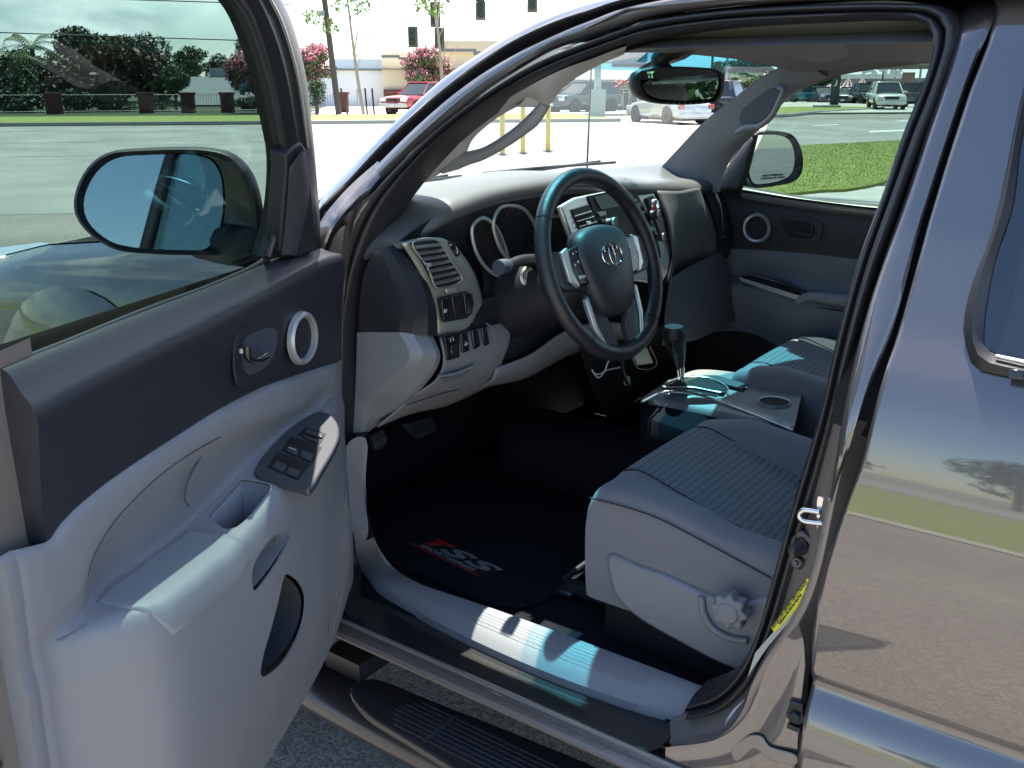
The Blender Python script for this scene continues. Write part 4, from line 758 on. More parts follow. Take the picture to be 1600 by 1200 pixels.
# glovebox side
gb = loft('glovebox', [P('y', -.16, [(1026, 298), (1040, 330), (1050, 370), (1054, 410), (1048, 440)]), [np.array(p) for p in ((1.165, -.30, 1.350), (1.155, -.30, 1.28), (1.16, -.30, 1.20), (1.175, -.30, 1.14), (1.20, -.30, 1.09))], [np.array(p) for p in ((1.185, -.45, 1.345), (1.172, -.45, 1.28), (1.176, -.45, 1.20), (1.19, -.45, 1.15), (1.22, -.45, 1.10))], P('y', -.585, [(1094, 297), (1104, 318), (1114, 345), (1120, 370), (1120, 392)])], 30, 6, mat('pebbled glovebox grey', (.10, .10, .10), .55, bump=('voro', 500., .4, .001)), dash, thick=.006)
text('airbag_text', 'AIRBAG', one('y', -.52, 1084, 304)+np.array([-.006, 0, 0]), (-.06, -1, 0), (0, 0, 1), .018, hole, gb)
loft('glovebox_lower', [P('y', (-.16, -.62), [(1046, 436), (1080, 415), (1124, 392)]), P('y', (-.16, -.64), [(1044, 452), (1085, 436), (1130, 405)]), P('y', (-.14, -.66), [(1040, 480), (1090, 470), (1140, 430)]), P('y', (-.10, -.68), [(1035, 540), (1090, 530), (1150, 500)])], 20, 4, mat('shaded lower dash grey', (.075, .08, .09), .6), dash)  # deep shade below the glovebox is put into this darker grey
sv = loft('side_air_vent', [P('y', -.60, [(1096, 290), (1107, 315), (1117, 345), (1122, 372), (1121, 396)]), P('y', -.66, [(1108, 290), (1124, 318), (1133, 350), (1136, 378), (1130, 405)]), P('y', -.70, [(1112, 288), (1132, 315), (1141, 345), (1144, 375), (1138, 402)])], 24, 4, dark, dash)
for i in range(6):
    f = (i+.5)/6.5; a = np.array((1099, 297))*(1-f)+np.array((1122, 385))*f; b = np.array((1112, 295))*(1-f)+np.array((1137, 383))*f
    tube('vent_blade', [one('y', -.605, *a)+np.array([-.008, 0, 0]), one('y', -.665, *b)+np.array([-.008, 0, 0])], .0025, dark2, sv, seg=6)
# centre tunnel, console, shifter
m = MB(); m.box((.90, 0, .66), (.60, .105, .09)); m.build('centre_tunnel', carpet, TR, .05)
loft('lower_centre_stack', [P('x', 1.19, [(905, 545), (960, 530), (1010, 520), (1040, 505)]), P('x', 1.26, [(930, 620), (960, 600), (1000, 590), (1050, 570)]), P('x', 1.34, [(960, 660), (990, 650), (1020, 640), (1060, 620)])], 16, 3, hole, dash)
con = loft('centre_console', [P('z', (.86, .885), [(1000, 632), (1040, 636), (1100, 648), (1180, 668), (1239, 677)]), P('z', (.885, .905), [(1003, 625), (1040, 612), (1090, 616), (1160, 640), (1240, 670)]), P('z', (.89, .905), [(1012, 616), (1050, 600), (1110, 606), (1180, 630), (1244, 655)]), P('z', (.89, .905), [(1045, 594), (1080, 583), (1150, 588), (1200, 606), (1250, 628)]), P('z', (.88, .90), [(1060, 586), (1090, 578), (1160, 584), (1210, 598), (1256, 612)]), P('z', (.80, .84), [(1070, 584), (1100, 580), (1170, 590), (1220, 606), (1262, 620)])], 40, 4, mat('satin console metal', (.27, .275, .27), .45, .35, bump=('noise', 900., .1, .0003)), TR, thick=.004, ang=60)
loft('console_side', [P('z', (.862, .887), [(1000, 630), (1060, 640), (1150, 662), (1239, 677)]), [np.array(p) for p in ((1.03, .125, .84), (.9, .128, .83), (.78, .128, .835), (.66, .128, .85))], [np.array(p) for p in ((1.03, .12, .66), (.9, .12, .64), (.78, .12, .64), (.66, .12, .64))]], 20, 2, carpet, con)
tube('console_trim_strip', P('z', .9, [(1003, 628), (1040, 613), (1090, 617), (1160, 641), (1239, 673)]), .0028, silver, con, n=40, seg=8)
def cz(pts, z=.905): return P('z', z, pts)
sg_ = plate('shift_gate', cz([(1036, 604), (1066, 590), (1105, 590), (1136, 605), (1130, 612), (1080, 604)], .912), .01, hole, con, bw=.002)
tube('gate_bezel', cz([(1036, 604), (1066, 590), (1105, 590), (1137, 606), (1129, 613), (1080, 605)], .9135), .002, silver, sg_, closed=True, n=50, seg=6)
plate('gear_indicator', cz([(1046, 605), (1085, 608), (1124, 616), (1120, 619), (1080, 612), (1050, 608)], .910), .003, black, con, bw=.0005)
plate('coin_tray', cz([(1080, 586), (1120, 586), (1168, 600), (1160, 607), (1110, 593)], .910), .004, mat('tray teal grey', (.05, .06, .06), .6), con, bw=.001)
ch_ = one('z', .908, 1210, 628); lathe('cup_holder', [(.036, .0), (.037, .003), (.0335, .002), (.032, -.01), (.031, -.06), (0, -.06)], ch_, (0, 0, 1), silver, con, 36)
lathe('cup_holder_well', [(.0325, .0012), (0, .0011)], ch_, (0, 0, 1), hole, con, 36)
sk0 = one('z', .91, 1066, 598)
sh = tube('shift_lever', [sk0, sk0+np.array([.008, .0, .045]), sk0+np.array([.012, .0, .075])], .0055, chrome, TR, n=8, seg=12)
kx = sk0[0]+.012; kt = one('x', kx, 1053, 520)
kk = [one('x', kx, *p) for p in ((1062, 578), (1061, 566), (1059, 552), (1056, 537), (1054, 524), (1053, 515), (1053, 510))]
tube('shift_knob', kk, [.009, .014, .019, .023, .027, .029, .022], leather, sh, n=30, seg=20); tube('knob_collar', [one('x', kx, 1064, 588), one('x', kx, 1062, 574)], [.008, .0125], chrome, sh, n=4, seg=16)
plate('knob_button', [kt+np.array([-.012, .018+a, -.026+b]) for a, b in ((0, .014), (.006, .010), (.006, -.010), (0, -.014), (-.004, 0))], .006, black, sh)
# phone charger bits below the stack
ph = tag(plate('phone', [one('x', 1.12, *p) for p in ((986, 548), (1012, 543), (1022, 568), (996, 572))], .009, mat('pale phone case', (.35, .36, .24), .3), None, bw=.003), 'pale phone in a cradle hanging under the centre stack, right of the steering wheel', 'phone')
tube('phone_cradle', [one('x', 1.118, *p) for p in ((982, 545), (995, 575), (1025, 570), (1014, 540))], .0035, black, ph, n=20)
cb_ = tag(tube('charging_cable', [one('x', 1.10, *p) for p in ((972, 560), (973, 580), (980, 600), (984, 620), (990, 628), (1000, 622))], .004, black, None, n=30), 'black coiled charging cable hanging below the steering wheel in front of the console', 'cable')
tube('white_wire', [one('x', 1.12, *p) for p in ((959, 561), (950, 566), (945, 580), (935, 590), (925, 578), (932, 585), (950, 578), (970, 574))], .0018, white, cb_, n=40, seg=6)
plate('charger_plug', [one('x', 1.098, *p) for p in ((979, 588), (985, 588), (986, 602), (980, 603))], .010, mat('plug grey', (.25, .27, .22), .4), cb_, bw=.002)
kh = tag(plate('key_fob', [one('x', 1.15, *p) for p in ((896, 515), (905, 517), (912, 538), (903, 536))], .008, black, None, bw=.002), 'small black key fob hanging under the steering column beside the grey knee panel', 'key fob')
plate('key_tag', [one('x', 1.148, *p) for p in ((905, 528), (912, 530), (912, 538), (906, 537))], .003, mat('tag grey', (.20, .20, .21), .5), kh)
# ---------------------------------------------------------------- seats
def seat(y0, sgn, dx=0., dz=0., nm='driver_seat'):
    """y0 centre; sgn +1: outer side towards +y"""
    rows = []
    fx = .868+dx
    # stations from the front edge back
    for x, ft in ((fx+.004, .0), (fx, .35), (fx-.012, .75), (fx-.03, 1.), (.80+dx, 1.02), (.74+dx, 1.0), (.69+dx, .985), (.64+dx, .965), (.60+dx, .95), (.56+dx, .945), (.50+dx, .94), (.42+dx, .94), (.34+dx, .95), (.26+dx, .97), (.18+dx, .97)):
        zt_ = {0.: .845, .35: .876}.get(ft, None)
        base = .845 if ft == 0 else (.872 if ft == .35 else (.893 if ft == .75 else float(np.interp(x-dx, [.18, .5, .6, .75, .85], [.80, .80, .838, .882, .905]))))
        bo = float(np.interp(x-dx, [.18, .45, .6, .7, .8, .84, .87], [.87, .862, .868, .893, .899, .893, base])) if ft >= .35 else base
        bi = float(np.interp(x-dx, [.18, .45, .6, .74, .82, .845, .87], [.88, .89, .905, .922, .908, .90, base])) if ft >= .35 else base
        side = [(.250, .66), (.254, .76), (.256, bo-.035), (.252, bo-.018), (.238, bo-.003), (.215, bo), (.185, bo-.004), (.165, (base+bo)/2-.002), (.150, base+.001)]
        mid = [(.10, base+.003), (.0, base+.004), (-.10, base+.003)]
        inn = [(-.150, base+.001), (-.165, (base+bi)/2), (-.185, bi-.004), (-.215, bi), (-.238, bi-.006), (-.25, bi-.03), (-.25, .76), (-.25, .66)]
        sec = side+mid+inn
        rows.append([np.array([x, y0+sgn*a, z+dz]) for a, z in sec])
    n = len(rows[0]); allr = [crv([r[i] for r in rows], 46) for i in range(n)]
    rows = [[allr[i][j] for i in range(n)] for j in range(46)]
    vs, fs = grid(rows); mi = [1 if 8 <= (k % (n-1)) <= 11 and 3 <= k//(n-1) else 0 for k in range(len(fs))]
    if sgn < 0: pass
    fs = [tuple(reversed(f)) for f in fs] if sgn < 0 else fs
    root = mk(nm, vs, fs, fabric, TR, mats=[fabric, insert], mi=mi, ang=75)
    sb = root.modifiers.new('sub', 'SUBSURF'); sb.levels = sb.render_levels = 1
    fr_ = [[np.array([fx+.002, y0+sgn*a, z+dz]) for a in (.25, .15, 0, -.15, -.25)] for z in (.846, .80, .72, .66)]
    vs, fs = grid(fr_); mk('seat_front', vs, fs, fabric, root)
    # seams
    for a in (.151, -.151): tube('seat_seam', [np.array([x+dx, y0+sgn*a, z+dz+.004]) for x, z in ((.852, .893), (.82, .902), (.75, .884), (.66, .855), (.60, .840))], .0016, dark, root, n=30, seg=6)
    tube('side_seam', [np.array([x+dx, y0+sgn*.257, z+dz]) for x, z in ((.862, .874), (.80, .876), (.72, .872), (.62, .85), (.5, .82))], .0018, dark, root, n=30, seg=6)
    rest = MB(); rest.box((.16+dx, y0, 1.15+dz), (.07, .24, .30), np.array(Matrix.Rotation(rad(-14), 3, 'Y'))); o = rest.build('backrest', fabric, root, .05)
    m = MB(); m.box((.08+dx-.06, y0, 1.52+dz), (.05, .13, .09)); m.build('headrest', fabric, root, .04)
    m = MB(); m.box((.10+dx, y0, 1.20+dz), (.09, .15, .26), np.array(Matrix.Rotation(rad(-14), 3, 'Y'))); 
    return root
s1 = seat(.375, 1)
bolt = loft('rear_cushion_panel', [P('y', .54, [(1163, 836), (1150, 846)]), P('y', .38, [(1200, 806), (1190, 820)]), P('y', .22, [(1250, 764), (1250, 780)])], 6, 2, insert, s1) if False else None
# plastic side shield with knob
Sb = P('y', .640, [(949, 868), (952, 905), (960, 930), (990, 962), (1060, 1004), (1140, 1044), (1175, 1050), (1215, 1010), (1240, 940), (1200, 935), (1150, 945), (1110, 934), (1050, 906), (990, 884)])
sb_ = plate('side_shield', Sb, .03, grey, s1, bw=.008, sm=70)
vs, fs = grid([P('y', .655, [(1095, 938), (1098, 960), (1112, 985), (1140, 1000), (1165, 1003)]), P('y', .662, [(1104, 934), (1108, 956), (1122, 978), (1145, 990), (1168, 993)])]); 
tube('shield_ridge', P('y', .646, [(1096, 932), (1100, 960), (1115, 983), (1140, 997), (1168, 1001)]), .006, grey, sb_, n=24, seg=10)
kc = one('y', .655, 1147, 948); R0 = .030
star = [kc+np.array([math.cos(t), 0, math.sin(t)])*R0*(1+.13*math.cos(8*t)) for t in np.linspace(0, 2*math.pi, 97)[:-1]]
kn_ = plate('seat_knob', [p+np.array([0, .026, 0]) for p in star], .028, grey, s1, bw=.004)
lathe('knob_cap', [(0, .004), (.017, .004), (.019, .0015), (.021, 0)], kc+np.array([0, .026, 0]), (0, 1, 0), grey, kn_, 30)
m = MB(); m.box((.62, .40, .62), (.22, .20, .05)); m.build('seat_frame_base', hole, s1)
for yy in (.50, .20):
    m = MB(); m.box((.80, yy, .588), (.19, .014, .012)); m.box((.985, yy, .582), (.02, .03, .006)); m.build('seat_rail', mat('rail steel', (.10, .11, .13), .3, .8) if yy == .5 else MT['rail steel'], s1, .003)
m = MB(); m.cyl((1.0, .50, .60), (1.0, .26, .60), .007); m.build('slide_lever', dark, s1)
s2 = seat(-.375, -1, .055, .035, 'passenger_seat')
# ---------------------------------------------------------------- passenger door inside
yp = -.72
pdp = [(1100, 300), (1130, 292), (1160, 297), (1270, 313), (1390, 327), (1500, 338)]
pd0 = loft('passenger_door', [P('y', yp+.03, pdp), P('y', yp+.005, [(u, v+14) for u, v in pdp]), P('y', yp+.008, [(u, v+45) for u, v in pdp]), P('y', yp, [(1090, 385), (1140, 388), (1260, 396), (1360, 408), (1500, 424)])], 40, 4, dark, TR)
tag(pd0, 'closed passenger door beyond the seats with charcoal and grey inner panel')
lines = [[(1090, 385), (1140, 388), (1260, 396), (1360, 409), (1500, 425)], [(1090, 405), (1140, 408), (1260, 416), (1360, 422), (1500, 440)], [(1095, 425), (1150, 424), (1230, 418), (1330, 422), (1500, 440)], [(1095, 440), (1155, 430), (1240, 440), (1330, 452), (1500, 470)], [(1095, 455), (1157, 446), (1255, 470), (1320, 482), (1500, 500)], [(1095, 470), (1165, 470), (1240, 505), (1300, 516), (1500, 530)], [(1090, 520), (1170, 520), (1250, 560), (1330, 580), (1500, 600)]]
greyp = mat('shaded passenger trim grey', (.13, .14, .16), .5)  # light grey trim again, with the deep shade put into its colour
ydef = [0, .002, 0, -.0, .055, .055, .03]
loft('lower_trim', [P('y', yp+d, l) for d, l in zip(ydef, lines)], 40, 3, greyp, pd0)
loft('belt_moulding', [P('y', yp-.01, [(1157, 290), (1270, 309), (1400, 323)]), P('y', yp+.02, [(1157, 295), (1270, 314), (1400, 328)]), P('y', yp+.02, [(1158, 303), (1270, 322), (1400, 337)]), P('y', yp+.01, [(1160, 310), (1270, 328), (1400, 343)])], 30, 3, mat('satin belt trim', (.20, .20, .18), .35, .3), pd0)
rc2 = one('y', yp+.012, 1183, 356)
lathe('tweeter_ring', [(.034, .001), (.0355, .009), (.040, .0115), (.0435, .008), (.045, .0)], rc2, (0, 1, 0), silver, pd0, 36); lathe('tweeter_mesh', [(0, .004), (.02, .004), (.036, .001)], rc2, (0, 1, 0), MT['speaker mesh'], pd0, 24)
hb2 = plate('handle_bezel', P('y', yp+.016, [(1214, 342), (1270, 344), (1284, 350), (1280, 375), (1270, 378), (1230, 374), (1220, 362)]), .006, dark2, pd0, sm=40, bw=.001)
plate('handle_recess', P('y', yp+.018, [(1222, 347), (1266, 349), (1272, 355), (1270, 370), (1232, 369), (1226, 360)]), .002, hole, hb2, sm=30, bw=0)
tube('release_lever', P('y', yp+.03, [(1268, 352), (1268, 366), (1240, 363)]), .004, dark, hb2, n=12)
ap = plate('switch_panel', [one('y', yp+.06, *p) for p in ((1155, 432), (1180, 430), (1230, 444), (1262, 460), (1252, 468), (1200, 452), (1157, 440))], .03, black, pd0, bw=.003)
plate('switch_strip', [one('y', yp+.066, *p) for p in ((1155, 433), (1160, 435), (1215, 452), (1256, 464), (1248, 470), (1200, 455), (1157, 439))], .004, silver, ap, bw=.001)
tube('armrest', P('y', yp+.06, [(1246, 472), (1262, 464), (1300, 468), (1360, 474), (1460, 484)]), [.012, .018, .02, .02, .02], greys, pd0, n=30, seg=14)
plate('pull_recess', P('y', yp+.058, [(1262, 480), (1310, 484), (1345, 488), (1330, 500), (1290, 500), (1268, 492)]), .006, hole, pd0, sm=40, bw=0)
# passenger glass and frame, sail, mirror
plate('passenger_window', P('y', -.70, [(1150, 300), (1225, 140), (1300, 112), (1480, 90), (1420, 335)]), .003, gl_door, pd0, bw=0)
loft('sail_panel', [P('y', -.69, [(1112, 298), (1130, 270), (1172, 212)]), P('y', -.675, [(1150, 297), (1158, 270), (1178, 215)]), P('y', -.69, [(1160, 296), (1170, 270), (1186, 208)])], 16, 3, dark, pd0, thick=.02)
pp = loft('passenger_pillar_trim', [P('y', -.60, [(1002, 292), (1018, 277), (1060, 232), (1100, 190), (1145, 155), (1180, 127), (1240, 92)]), P('y', -.615, [(1060, 290), (1068, 272), (1096, 232), (1130, 196), (1165, 166), (1200, 140), (1256, 100)]), P('y', -.64, [(1100, 300), (1105, 270), (1130, 235), (1160, 212), (1190, 188), (1225, 152), (1290, 118)]), P('y', -.67, [(1125, 300), (1130, 275), (1148, 240), (1172, 216), (1200, 190), (1232, 154), (1296, 120)])], 50, 5, grey, TR)
tube('grab_handle', P('y', -.595, [(1150, 207), (1163, 200), (1186, 197), (1205, 182), (1217, 160), (1224, 140), (1214, 136)]), [.006, .009, .0085, .0085, .0085, .009, .006], grey, pp, n=36, seg=12)
plate('handle_recess', P('y', -.615, [(1155, 187), (1160, 170), (1180, 148), (1205, 138), (1217, 140), (1214, 158), (1200, 178), (1182, 194), (1163, 198)]), .004, mat('handle recess grey', (.06, .065, .075), .6), pp, sm=50, bw=.001)
MN3 = np.array([-.985, -.17, -.012])-ray(1210, 250)/np.linalg.norm(ray(1210, 250)); MN3 /= np.linalg.norm(MN3); MC3 = one('y', -.95, 1210, 249)
def m3(pts, o=0.): return [pln(u, v, MN3, MC3@MN3+o) for u, v in pts]
h0 = crv(m3([(1162, 212), (1180, 206), (1220, 205), (1240, 212), (1251, 230), (1255, 250), (1252, 272), (1240, 284), (1215, 290), (1180, 294), (1166, 290), (1160, 260)]), 50, True); mc = sum(h0)/50.
vs, fs = grid([r+[r[0]] for r in [[mc+(p-mc)*a-MN3*b for p in h0] for a, b in ((.92, 0), (.97, -.004), (1, 0), (1.02, .03), (.9, .08), (.5, .11), (.02, .115))]]); pm = mk('passenger_mirror', vs, fs, dark, pd0, ang=60)
g0 = crv(m3([(1169, 232), (1175, 215), (1190, 211), (1220, 212), (1234, 220), (1241, 238), (1241, 258), (1236, 272), (1222, 281), (1195, 287), (1178, 286), (1170, 265)]), 50, True)
gc = sum(g0)/50.; MN4 = MN3+np.array([.0, .0, .0]); MN4 /= np.linalg.norm(MN4)
vs, fs = grid([[mc+(p-mc)*.92 for p in h0]+[mc+(h0[0]-mc)*.92], [p-MN3*.006 for p in g0]+[g0[0]-MN3*.006]]); mk('mirror_bezel', vs, fs, black, pm)
mg = plate('mirror_glass', [p-MN4*((p-gc)@MN4)-MN3*.001 for p in g0], .003, mirror, pm, bw=0)
cq = m3([(1208, 276)], .002)[0]; xd = m3([(1228, 274)], .002)[0]-m3([(1188, 277)], .002)[0]
text('mirror_text', 'OBJECTS IN MIRROR ARE\nCLOSER THAN THEY APPEAR', cq, xd, (0, 0, 1), .0085, hole, mg, sx=.85)
# ---------------------------------------------------------------- roof items
vpt = [(1112, 70, .0), (1175, 78, -.12), (1225, 87, -.28), (1262, 96, -.42), (1290, 97, -.50), (1328, 86, -.52), (1384, 56, -.50), (1359, 44, -.40), (1250, 46, -.10), (1170, 56, .0)]
vz = plate('sun_visor', [one('y', c, u, v) for u, v, c in vpt], .012, mat('visor cloth', (.27, .265, .27), .9), TR, bw=.004, sm=60, d=(0, 0, .012))
plate('visor_label', [one('y', c, u, v)+np.array([0, 0, -.003]) for u, v, c in ((1240, 75, -.26), (1280, 86, -.42), (1330, 72, -.46), (1292, 58, -.30))], .001, mat('visor label grey', (.40, .40, .38), .7), vz, bw=0)
m = MB(); m.box((.86, .04, 1.712), (.09, .075, .012)); m.build('roof_console', liner, TR, .01)
rm_o = [(992, 130), (996, 114), (1012, 107), (1045, 104), (1090, 105), (1120, 109), (1131, 118), (1131, 140), (1124, 156), (1100, 162), (1050, 163), (1015, 158), (999, 148)]
RN = np.array([-.89, -.45, .02])-ray(1062, 134)/np.linalg.norm(ray(1062, 134)); RN /= np.linalg.norm(RN); RC = one('y', .0, 1062, 134)
def m5(pts, o=0.): return [pln(u, v, RN, RC@RN+o) for u, v in pts]
h0 = crv(m5(rm_o), 60, True); mc = sum(h0)/60.
vs, fs = grid([r+[r[0]] for r in [[mc+(p-mc)*a-RN*b for p in h0] for a, b in ((.90, -.001), (.96, -.003), (1, .0), (1.01, .012), (.95, .03), (.7, .042), (.02, .046))]]); rv = mk('rear_view_mirror', vs, fs, dark, TR, ang=60)
plate('mirror_glass', [mc+(p-mc)*.86-np.array([0, 0, -.003])-(RN+np.array([0, 0, .0]))*.001 for p in h0], .002, mirror, rv, bw=0)
gz = [mc+(p-mc)*.90 for p in h0]
for i in range(7): 
    c = m5([(1043+i*9, 160.5)], .004)[0]; m = MB(); m.cyl(c, c+RN*.002, .0022, seg=8); m.build('mirror_button', MT['button grey'], rv)
text('compass_text', '91°\nS', m5([(1019, 117)], .004)[0], m5([(1030, 117)])[0]-m5([(1010, 117)])[0], (0, 0, 1), .008, mat('compass glow', (.12, .35, .15), .5, emit=1.), rv)
tube('mirror_stem', [mc-RN*.03+np.array([0, 0, .02]), np.array([1.08, .02, 1.672]), np.array([1.06, .0, 1.695])], [.014, .018, .022], dark, rv, n=12, seg=12)
plate('sensor_cover', [one('y', .0, *p) for p in ((994, 108), (1010, 98), (1030, 86), (1042, 72), (1075, 72), (1080, 76), (1056, 92), (1032, 100))], .05, dark, rv, bw=.006)
dc = [(962, 133), (966, 127), (972, 126), (970, 131), (978, 124), (984, 122), (988, 118), (990, 123), (984, 127), (978, 129), (970, 134), (964, 137)]
def onws(u, v):
    d = ray(u, v); d = d/np.linalg.norm(d); best = None
    for ff in range(16):
        s, c = wsl(ff)
    # nearest approach to the windscreen centre sheet
    t = 1.5; 
    while t < 3.2:
        p = CP+d*t
        yy = max(-1, min(1, p[1]/.66)); w_ = (1-yy*yy)**.8
        za = [wsl(f)[0][2]+(wsl(f)[1][2]-wsl(f)[0][2])*w_ for f in (0, 4, 8, 12, 16, 19)]; xa = [wsl(f)[0][0]+(wsl(f)[1][0]-wsl(f)[0][0])*w_ for f in (0, 4, 8, 12, 16, 19)]
        if p[0] > np.interp(p[2], za, xa)-.008: return p
        t += .004
    return p
pk_ = mat('pink decal', (.75, .35, .30), .5)
dcl = tube('window_decal', [onws(u, v) for u, v in ((961, 137), (968, 133), (975, 127), (984, 123), (992, 117))], .0022, pk_, ws, n=16, seg=6)
for q in (((963, 131), (969, 126), (975, 127), (971, 132)), ((978, 130), (984, 127), (990, 122), (986, 119))): tube('decal_loop', [onws(u, v) for u, v in q], .0018, pk_, dcl, closed=True, n=18, seg=6)
# ---------------------------------------------------------------- floor things
kick = loft('kick_panel', [P('y', .75, [(572, 690), (569, 760), (584, 840)]), [np.array(p) for p in ((1.55, .735, .95), (1.55, .735, .75), (1.5, .73, .60))]], 12, 2, carpet, TR)
mt_ = [np.array(p) for p in ((1.50, .60, 0), (1.62, .40, 0), (1.60, .18, 0), (1.20, .14, 0), (1.02, .16, 0), (1.0, .45, 0), (1.04, .62, 0), (1.30, .635, 0))]
fm = plate('floor_mat', [p+np.array([0, 0, .578]) for p in mt_], .010, carpet, None, bw=.003, sm=80)
tag(fm, 'black carpet floor mat with a red and grey letter logo in the driver footwell', 'floor mat')
# printed patch
a = one('z', .579, 640, 842); b = one('z', .579, 770, 886); c = one('z', .579, 638, 848)
o0 = one('z', .579, 641, 848); xd = one('z', .579, 748, 899)-o0; Lx = np.linalg.norm(xd); xd = xd/Lx; yd = np.array([-xd[1], xd[0], 0]); yd = yd if yd@(one('z', .579, 670, 838)-o0) > 0 else -yd
pt = plate('logo_patch', [o0+xd*x+yd*y for x, y in ((-.01, -.006), (Lx+.004, -.006), (Lx+.022, .055), (.01, .055))], .001, hole, fm, bw=0)
def lt(s, x, y, size, m_, sx=1., sh_=.35): text('logo_letter', s, o0+xd*x+yd*y+np.array([0, 0, .0011]), xd, yd, size, m_, pt, sx=sx, shear=sh_, bold=size*.035)
lt('T', Lx*.17, .038, .048, red, 2.2); lt('S', Lx*.47, .036, .050, MT['tag grey'], 3.0); lt('S', Lx*.82, .036, .050, MT['tag grey'], 3.0)
text('logo_words', 'SPORTSERIES', o0+xd*Lx*.5+yd*.008+np.array([0, 0, .0011]), xd, yd, .016, MT['tag grey'], pt, sx=Lx/.118, shear=.3, bold=.0005)
plate('logo_underline', [o0+xd*x+yd*y+np.array([0, 0, .0012]) for x, y in ((-.004, -.004), (Lx, -.004), (Lx+.002, -.0005), (-.002, -.0005))], .0005, red, pt, bw=0)
pb_ = plate('parking_brake_pedal', P('x', 1.62, [(582, 682), (600, 670), (606, 690), (600, 700), (588, 705)]), .02, mat('pedal rubber', (.05, .055, .07), .6), TR, bw=.004)
text('pedal_text', 'PUSH\nON-OFF', one('x', 1.6195, 594, 688), (0, -1, .25), (.25, 0, 1), .013, MT['tag grey'], pb_)
br = plate('brake_pedal', P('x', 1.60, [(632, 664), (676, 652), (684, 672), (656, 686), (648, 682)]), .02, MT['pedal rubber'], TR, bw=.004)
for i in range(4): tube('pedal_rib', [one('x', 1.598, 640+i*2, 667+i*4), one('x', 1.598, 676+i*1.5, 657+i*4)], .0018, rubber, br, seg=6)
# ================================================================ SURROUNDINGS
def B(u, dist, z=0.):
    d = ray(u, 133.); h = np.array([d[0], d[1], 0]); h /= np.linalg.norm(h); p = CP+h*dist; return np.array([p[0], p[1], z])
def hz(u, v, dist):
    d = ray(u, v); return CP[2]+d[2]/math.hypot(d[0], d[1])*dist
def G(u, v): return one('z', 0., u, v)
asph = mat('worn asphalt', (.085, .082, .078), .9, var=('voro', 95., (.24, .22, .20), .25, .75), bump=('voro', 95., 1., .006))
def ground_mat():
    m = mat('sunlit asphalt lot', (.10, .10, .10), .92); t = m.node_tree; b = t.nodes['Principled BSDF']; c = t.nodes.new('ShaderNodeTexCoord'); L = t.links.new
    v1 = nd(t, 'ShaderNodeTexVoronoi', Scale=150.); n1 = nd(t, 'ShaderNodeTexNoise', Scale=.35, Detail=6.); n2 = nd(t, 'ShaderNodeTexNoise', Scale=160., Detail=2.)
    for n in (v1, n1, n2): L(c.outputs['Object'], n.inputs['Vector'])
    r = t.nodes.new('ShaderNodeValToRGB'); r.color_ramp.elements[0].color = (.14, .125, .112, 1); r.color_ramp.elements[1].color = (.40, .365, .325, 1); r.color_ramp.elements[0].position = .2; r.color_ramp.elements[1].position = .95
    L(v1.outputs['Color'], r.inputs[0]); mx_ = nd(t, 'ShaderNodeMix', _data_type='RGBA', _blend_type='MULTIPLY'); mx_.inputs[0].default_value = 1.
    r2 = t.nodes.new('ShaderNodeValToRGB'); r2.color_ramp.elements[0].color = (.75, .75, .75, 1); r2.color_ramp.elements[1].color = (1.15, 1.13, 1.1, 1); r2.color_ramp.elements[0].position = .35; r2.color_ramp.elements[1].position = .65
    L(n1.outputs[0], r2.inputs[0]); L(r.outputs[0], mx_.inputs[6]); L(r2.outputs[0], mx_.inputs[7]); L(mx_.outputs[2], b.inputs['Base Color'])
    bn = nd(t, 'ShaderNodeBump', Strength=.6, Distance=.003); L(v1.outputs[0], bn.inputs['Height']); L(bn.outputs[0], b.inputs['Normal']); return m
gm = ground_mat()
S = 1500
tag(mk('ground', [(-S, -S, 0), (S, -S, 0), (S, S, 0), (-S, S, 0)], [(0, 1, 2, 3)], gm, None, smooth=False), kind='structure')
conc = mat('pale road concrete', (.21, .205, .19), .9, var=('noise', .5, (.32, .315, .29), .3, .7))
conl = mat('pale pavement concrete', (.50, .47, .42), .9, var=('noise', 3., (.42, .40, .36), .35, .65))
grass = mat('lawn grass', (.16, .20, .035), .95, var=('noise', 2.2, (.25, .29, .07), .3, .7))
kerb = mat('kerb concrete', (.30, .29, .27), .9)
wl = mat('white road paint', (.62, .62, .58), .8)
def sheet(name, pts, z, m, kind='structure', th=0.):
    o = plate(name, [np.array([p[0], p[1], z]) for p in pts], th or .002, m, None, bw=0); 
    return tag(o, kind=kind) if kind else o
cL, cR = G(-40, 198.5), G(970, 190.5); dl_ = (cR-cL)/np.linalg.norm(cR-cL); nl = np.array([-dl_[1], dl_[0], 0]); nl = nl if nl@fh > 0 else -nl
cL2 = cL-dl_*130; cR2 = cR
road = sheet('road', [cL2, cR+dl_*160, cR+dl_*160-nl*30, cL2-nl*30], .004, conc)
k = MB(); R = np.stack([dl_, nl, np.array([0, 0, 1.])], 1); k.box((cL2+cR2)/2+nl*.1+np.array([0, 0, .08]), (np.linalg.norm(cR2-cL2)/2, .1, .08), R); tag(k.build('kerb', kerb, None, .02), kind='structure')
tag(plate('grass_verge', [np.array([p[0], p[1], .14]) for p in (cL2+nl*.2, cR2+nl*.2, cR2+nl*9, cL2+nl*9)], .1, grass, None, bw=0), kind='structure')
pgr = B(470, 48); tt_ = float((pgr-cL)@dl_)
